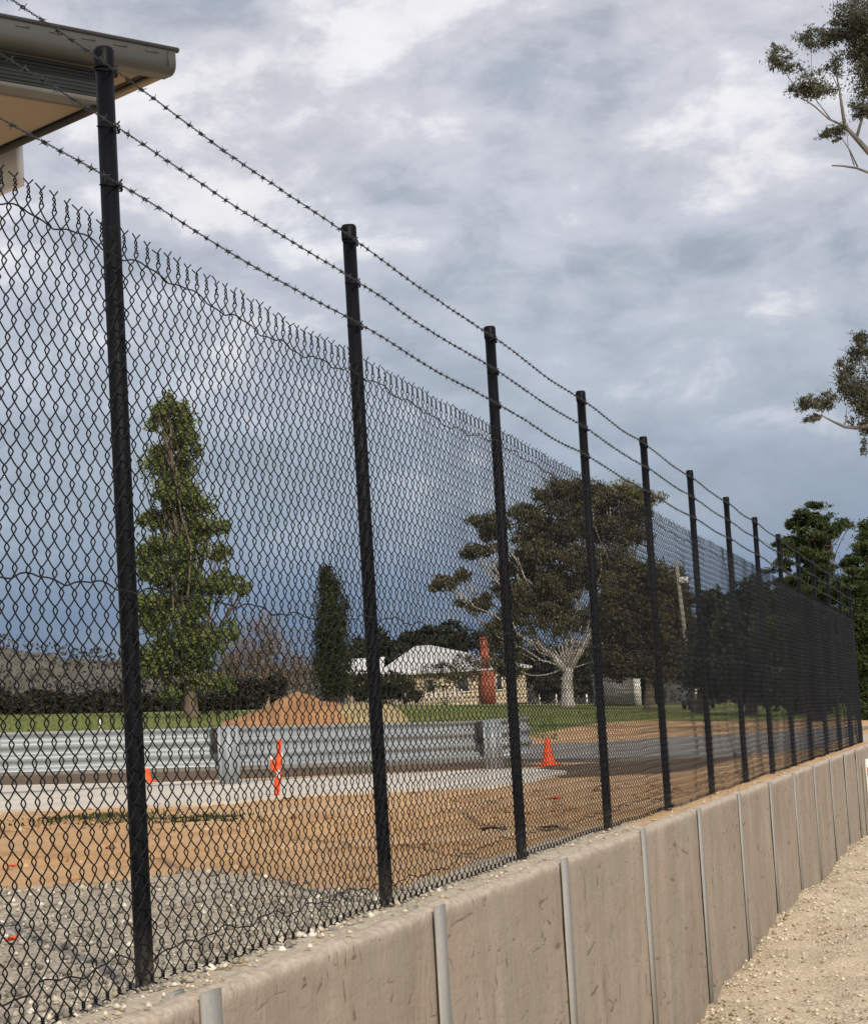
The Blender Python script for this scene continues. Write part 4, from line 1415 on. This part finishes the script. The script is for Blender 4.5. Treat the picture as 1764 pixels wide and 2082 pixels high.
tree('shrub_row', 'dark low shrubs at the foot of the poplar', 'shrub', 105, (440, 1446),
     [(420, 1425, 26, 22), (452, 1422, 24, 24), (478, 1410, 28, 30), (515, 1405, 30, 26), (560, 1395, 26, 24)], 'leaf_hedge', 5200, 0.09, 'bark_brown', 0.12, (450, 1430), clump=0.4)
tree('cypress_tree', 'dark columnar cypress left of the house', 'tree', 165, (676, 1430),
     [(662, 1165, 15, 18), (668, 1195, 24, 30), (674, 1235, 32, 36), (674, 1280, 36, 40), (676, 1325, 38, 42), (676, 1365, 38, 38), (676, 1395, 34, 26)],
     'leaf_cypress', 34000, 0.10, 'bark_brown', 0.35, (676, 1380), clump=0.34, clumps_per=70, shell=0.3, ratio=0.4, flat=1.8)
tree('dark_tree', 'dark rounded tree behind the left end of the house roof', 'tree', 255, (765, 1420),
     [(765, 1300, 32, 24), (740, 1325, 34, 28), (790, 1325, 36, 26), (765, 1360, 60, 40)], 'leaf_dark', 5200, 0.26, 'bark_brown', 0.4, (765, 1370), clump=0.35, group='dark trees in the background')
tree('dark_tree', 'dark spreading tree behind the house roof ridge', 'tree', 262, (900, 1420),
     [(870, 1290, 34, 16), (915, 1283, 40, 18), (955, 1300, 34, 22), (900, 1320, 70, 26), (1000, 1340, 50, 40), (830, 1310, 34, 22)], 'leaf_dark', 8000, 0.26, 'bark_brown', 0.4, (900, 1360), clump=0.35, group='dark trees in the background')
tree('dark_tree', 'dark low trees in a belt behind the gum trunk', 'tree', 240, (1150, 1425),
     [(1090, 1345, 50, 36), (1150, 1350, 50, 36), (1210, 1345, 50, 38), (1270, 1350, 50, 34), (1120, 1395, 70, 30), (1230, 1395, 80, 30), (1040, 1380, 40, 34)],
     'leaf_dark', 12000, 0.22, 'bark_brown', 0.3, (1150, 1395), clump=0.4, group='dark trees in the background')
tree('garden_shrub', 'dark green shrub against the left of the house', 'shrub', 192, (775, 1430),
     [(765, 1400, 32, 26), (800, 1395, 30, 28), (830, 1410, 28, 20), (735, 1400, 30, 28)], 'leaf_dark', 5200, 0.15, 'bark_brown', 0.16, (775, 1420), clump=0.4)
tree('brown_shrub', 'leafless brown shrub across the front of the house', 'shrub', 198, (905, 1430),
     [(880, 1362, 40, 16), (930, 1350, 44, 18), (975, 1345, 34, 16), (905, 1385, 55, 18), (855, 1390, 34, 18), (950, 1375, 40, 12)],
     'leaf_olive', 4200, 0.12, 'bark_brown', 0.16, (905, 1405), clump=0.45, ratio=0.3)
tree('gum_tree', 'big spreading gum tree with pale limbs right of the house', 'tree', 160, (1152, 1428),
     [(1130, 1010, 50, 34), (1185, 1000, 55, 34), (1240, 1010, 55, 34), (1290, 1020, 40, 34), (1090, 1040, 40, 34), (1150, 1060, 60, 38), (1220, 1065, 60, 38),
      (1285, 1070, 40, 40), (1090, 1095, 46, 32), (975, 1068, 36, 20), (1010, 1075, 30, 20), (955, 1120, 32, 16), (995, 1122, 30, 20), (905, 1185, 26, 18), (935, 1172, 20, 15, .7), (935, 1225, 18, 12, .4),
      (1150, 1120, 55, 32), (1060, 1150, 34, 26), (985, 1235, 30, 22), (1005, 1275, 26, 26), (1040, 1220, 34, 40), (1100, 1170, 40, 30), (1090, 1230, 50, 34), (1150, 1200, 55, 40), (1220, 1150, 50, 40),
      (1040, 1310, 30, 36), (1150, 1262, 40, 24, .7), (1205, 1255, 36, 34), (1030, 1350, 30, 24, .7), (1225, 1320, 30, 30, .7)],
     'leaf_gum', 130000, 0.14, 'bark_pale', 0.46, (1156, 1358), clump=0.60, clumps_per=10, shell=0.1, ratio=0.38, droop=0.6, limb_r=0.10, split=6, grow=1.14,
     extra=[([(1150, 1365), (1118, 1328), (1090, 1305), (1074, 1268), (1060, 1220), (1050, 1160)], 0.30, 0.08), ([(1160, 1362), (1178, 1325), (1195, 1295), (1210, 1240)], 0.22, 0.07),
            ([(1156, 1358), (1148, 1290), (1138, 1220), (1150, 1120)], 0.20, 0.06), ([(1160, 1350), (1164, 1280), (1180, 1200)], 0.16, 0.05)])
tree('olive_tree', 'dense olive brown tree behind the power pole', 'tree', 140, (1320, 1430),
     [(1300, 1170, 50, 34), (1350, 1180, 40, 34), (1260, 1220, 50, 40), (1320, 1230, 60, 44), (1380, 1230, 34, 50), (1270, 1290, 60, 48), (1340, 1290, 60, 48), (1395, 1300, 34, 50),
      (1260, 1350, 50, 34), (1330, 1355, 60, 34), (1390, 1360, 34, 34)], 'leaf_olive', 52000, 0.11, 'bark_brown', 0.35, (1320, 1380), clump=0.34, clumps_per=34, shell=0.35)
for nm, spec, lab, Z_ in (
        ('first', [(1450, 1235, 30, 34), (1440, 1300, 40, 46), (1465, 1370, 44, 46), (1425, 1370, 36, 40)], 'dark dense tree behind the fence, right of the parked car', 120),
        ('second', [(1530, 1220, 40, 40), (1500, 1290, 48, 50), (1560, 1290, 50, 60), (1525, 1370, 60, 50)], 'dark dense tree behind the darkest part of the fence', 112),
        ('third', [(1620, 1240, 50, 50), (1600, 1320, 60, 60), (1660, 1330, 50, 60), (1630, 1400, 70, 44)], 'dark dense tree seen through the far end of the fence', 105)):
    tree('dense_tree', lab, 'tree', Z_, (spec[-1][0], 1440), spec, 'leaf_dark', 15000, 0.13, 'bark_brown', 0.3, (spec[-1][0], 1400), clump=0.35, clumps_per=30, group='dark trees beyond the fence')
tree('conifer_tree', 'dark green conifer rising behind the far end of the fence', 'tree', 82, (1660, 1480),
     [(1655, 1040, 40, 14), (1620, 1062, 34, 12), (1690, 1066, 36, 14), (1640, 1088, 50, 14), (1600, 1100, 34, 12), (1680, 1108, 50, 16), (1625, 1130, 50, 16), (1590, 1150, 30, 12, .7), (1690, 1150, 50, 20),
      (1640, 1175, 60, 18), (1600, 1195, 34, 14, .7), (1690, 1205, 50, 24), (1640, 1230, 60, 26), (1690, 1275, 50, 34), (1630, 1290, 60, 34), (1670, 1340, 70, 40), (1640, 1400, 70, 40), (1700, 1420, 50, 40)],
     'leaf_conifer', 100000, 0.080, 'bark_brown', 0.24, (1660, 1350), clump=0.95, clumps_per=16, shell=0.1, flat=0.55, ratio=0.28, limb_r=0.10, split=4, grow=1.18, group='conifers beyond the fence')
tree('conifer_tree', 'dark green conifer at the right edge behind the wall', 'tree', 78, (1775, 1490),
     [(1762, 1085, 16, 18), (1770, 1120, 36, 18), (1745, 1150, 34, 16), (1785, 1160, 50, 20), (1750, 1195, 46, 20), (1790, 1220, 50, 26), (1745, 1250, 46, 24), (1780, 1290, 60, 34), (1745, 1320, 50, 34), (1780, 1370, 60, 40), (1750, 1420, 50, 40), (1800, 1440, 50, 40)],
     'leaf_conifer', 80000, 0.080, 'bark_brown', 0.24, (1775, 1350), clump=0.95, clumps_per=16, shell=0.1, flat=0.55, ratio=0.28, limb_r=0.10, split=4, grow=1.18, group='conifers beyond the fence')
tree('tall_gum_tree', 'tall gum reaching into the right edge with grey green leaf clumps', 'tree', 55, (2010, 1520),
     [(1747, 40, 40, 50), (1731, 80, 34, 30), (1772, 110, 30, 45), (1650, 80, 28, 22), (1690, 70, 22, 18, .7), (1575, 112, 20, 20), (1608, 128, 22, 14, .7), (1646, 168, 38, 24), (1698, 130, 18, 20, .8), (1765, 165, 24, 34), (1752, 222, 26, 20, .8),
      (1690, 268, 20, 14), (1705, 40, 18, 12, .4),
      (1750, 694, 14, 18), (1745, 724, 22, 18), (1718, 776, 26, 24), (1650, 823, 22, 15), (1684, 815, 20, 14), (1648, 852, 14, 7), (1750, 800, 26, 34), (1752, 845, 24, 30), (1757, 913, 7, 14, .5),
      (1830, 120, 60, 60), (1900, 60, 70, 60), (1870, 240, 70, 50), (1830, 760, 60, 60), (1900, 820, 70, 50), (2000, 100, 90, 80), (2080, 300, 90, 80), (1960, 500, 70, 60), (2100, 600, 90, 70)],
     'leaf_gum_near', 170000, 0.040, 'bark_grey', 0.33, (2000, 900), clump=0.60, clumps_per=9, shell=0.1, ratio=0.34, droop=0.5, limbs=False, twigs=True, split=9, grow=1.4,
     extra=[([(2000, 900), (1975, 700), (1900, 460), (1830, 370), (1764, 307), (1740, 280), (1717, 255), (1710, 210), (1706, 180), (1695, 130)], 0.132, 0.012),
            ([(1717, 256), (1684, 241), (1655, 215), (1632, 200), (1605, 160), (1578, 115)], 0.030, 0.006), ([(1740, 282), (1752, 240), (1757, 180), (1747, 80), (1740, 20)], 0.042, 0.009),
            ([(1690, 244), (1660, 205), (1648, 150), (1650, 85)], 0.018, 0.005), ([(1706, 182), (1690, 150), (1660, 140)], 0.015, 0.005),
            ([(1900, 460), (1830, 380), (1790, 358), (1764, 350), (1740, 341), (1712, 337), (1690, 336)], 0.054, 0.018), ([(1743, 339), (1727, 305), (1716, 288), (1704, 272), (1690, 262)], 0.021, 0.007),
            ([(1736, 336), (1724, 300), (1720, 262)], 0.015, 0.006),
            ([(2000, 900), (1920, 905), (1840, 885), (1764, 866), (1740, 870), (1717, 868), (1695, 858), (1674, 847), (1650, 838)], 0.096, 0.007),
            ([(1764, 866), (1752, 830), (1746, 780), (1746, 730), (1750, 695)], 0.021, 0.005), ([(1717, 868), (1722, 820), (1716, 775)], 0.012, 0.004),
            ([(2000, 900), (2010, 700), (2000, 400), (1990, 100), (1960, -60)], 0.168, 0.048), ([(1990, 250), (1900, 160), (1830, 120)], 0.060, 0.018)])

# ------------------------------------------------------------------ grass
n = 9000
gx1 = rng.uniform(-26, 14, n); gy1 = rng.uniform(54, 120, n)
gx1 = gx1 * gy1 / 80
ok = (gx1 / gy1 < 0.05) | (gy1 > 92)
gx1, gy1 = gx1[ok], gy1[ok]
C = np.stack([gx1, gy1, ground_z(gx1, gy1) + 0.04], -1)
n = len(C)
a = rng.normal(size=(n, 3)) * 0.05; a[:, 2] = 0.05 + 0.08 * rng.random(n)
w_ = rng.normal(size=(n, 3)) * 0.02; w_[:, 2] = 0
V = np.stack([C - w_, C + w_, C + a], 1).reshape(-1, 3)
tag(mk('grass_blades', V, None, np.arange(3 * n).reshape(-1, 3), 'blade', tint=np.repeat(rng.random(n), 3)), 'green grass of the paddock behind the guardrail', 'grass', kind='stuff')
n = 1700
px = rng.choice([0, 1], n, p=[0.75, 0.25])
base_pts = np.array([on_ground(x_, 1664 + 5 * math.sin(x_ * 0.02), 0.05) for x_ in np.linspace(90, 460, 120)])
i = (rng.random(n) ** 0.8 * 119).astype(int)
C = base_pts[i] + rng.normal(size=(n, 3)) * np.array([0.2, 0.45, 0])
C[:, 2] = ground_z(C[:, 0], C[:, 1])
a = rng.normal(size=(n, 3)) * 0.03; a[:, 2] = 0.01 + 0.03 * rng.random(n)
w_ = rng.normal(size=(n, 3)) * 0.008; w_[:, 2] = 0
V = np.stack([C - w_, C + w_, C + a], 1).reshape(-1, 3)
tag(mk('weeds', V, None, np.arange(3 * n).reshape(-1, 3), 'weed', tint=np.repeat(rng.random(n), 3)), 'thin dark green line of weeds along the edge of the concrete strip', 'weeds', kind='stuff')
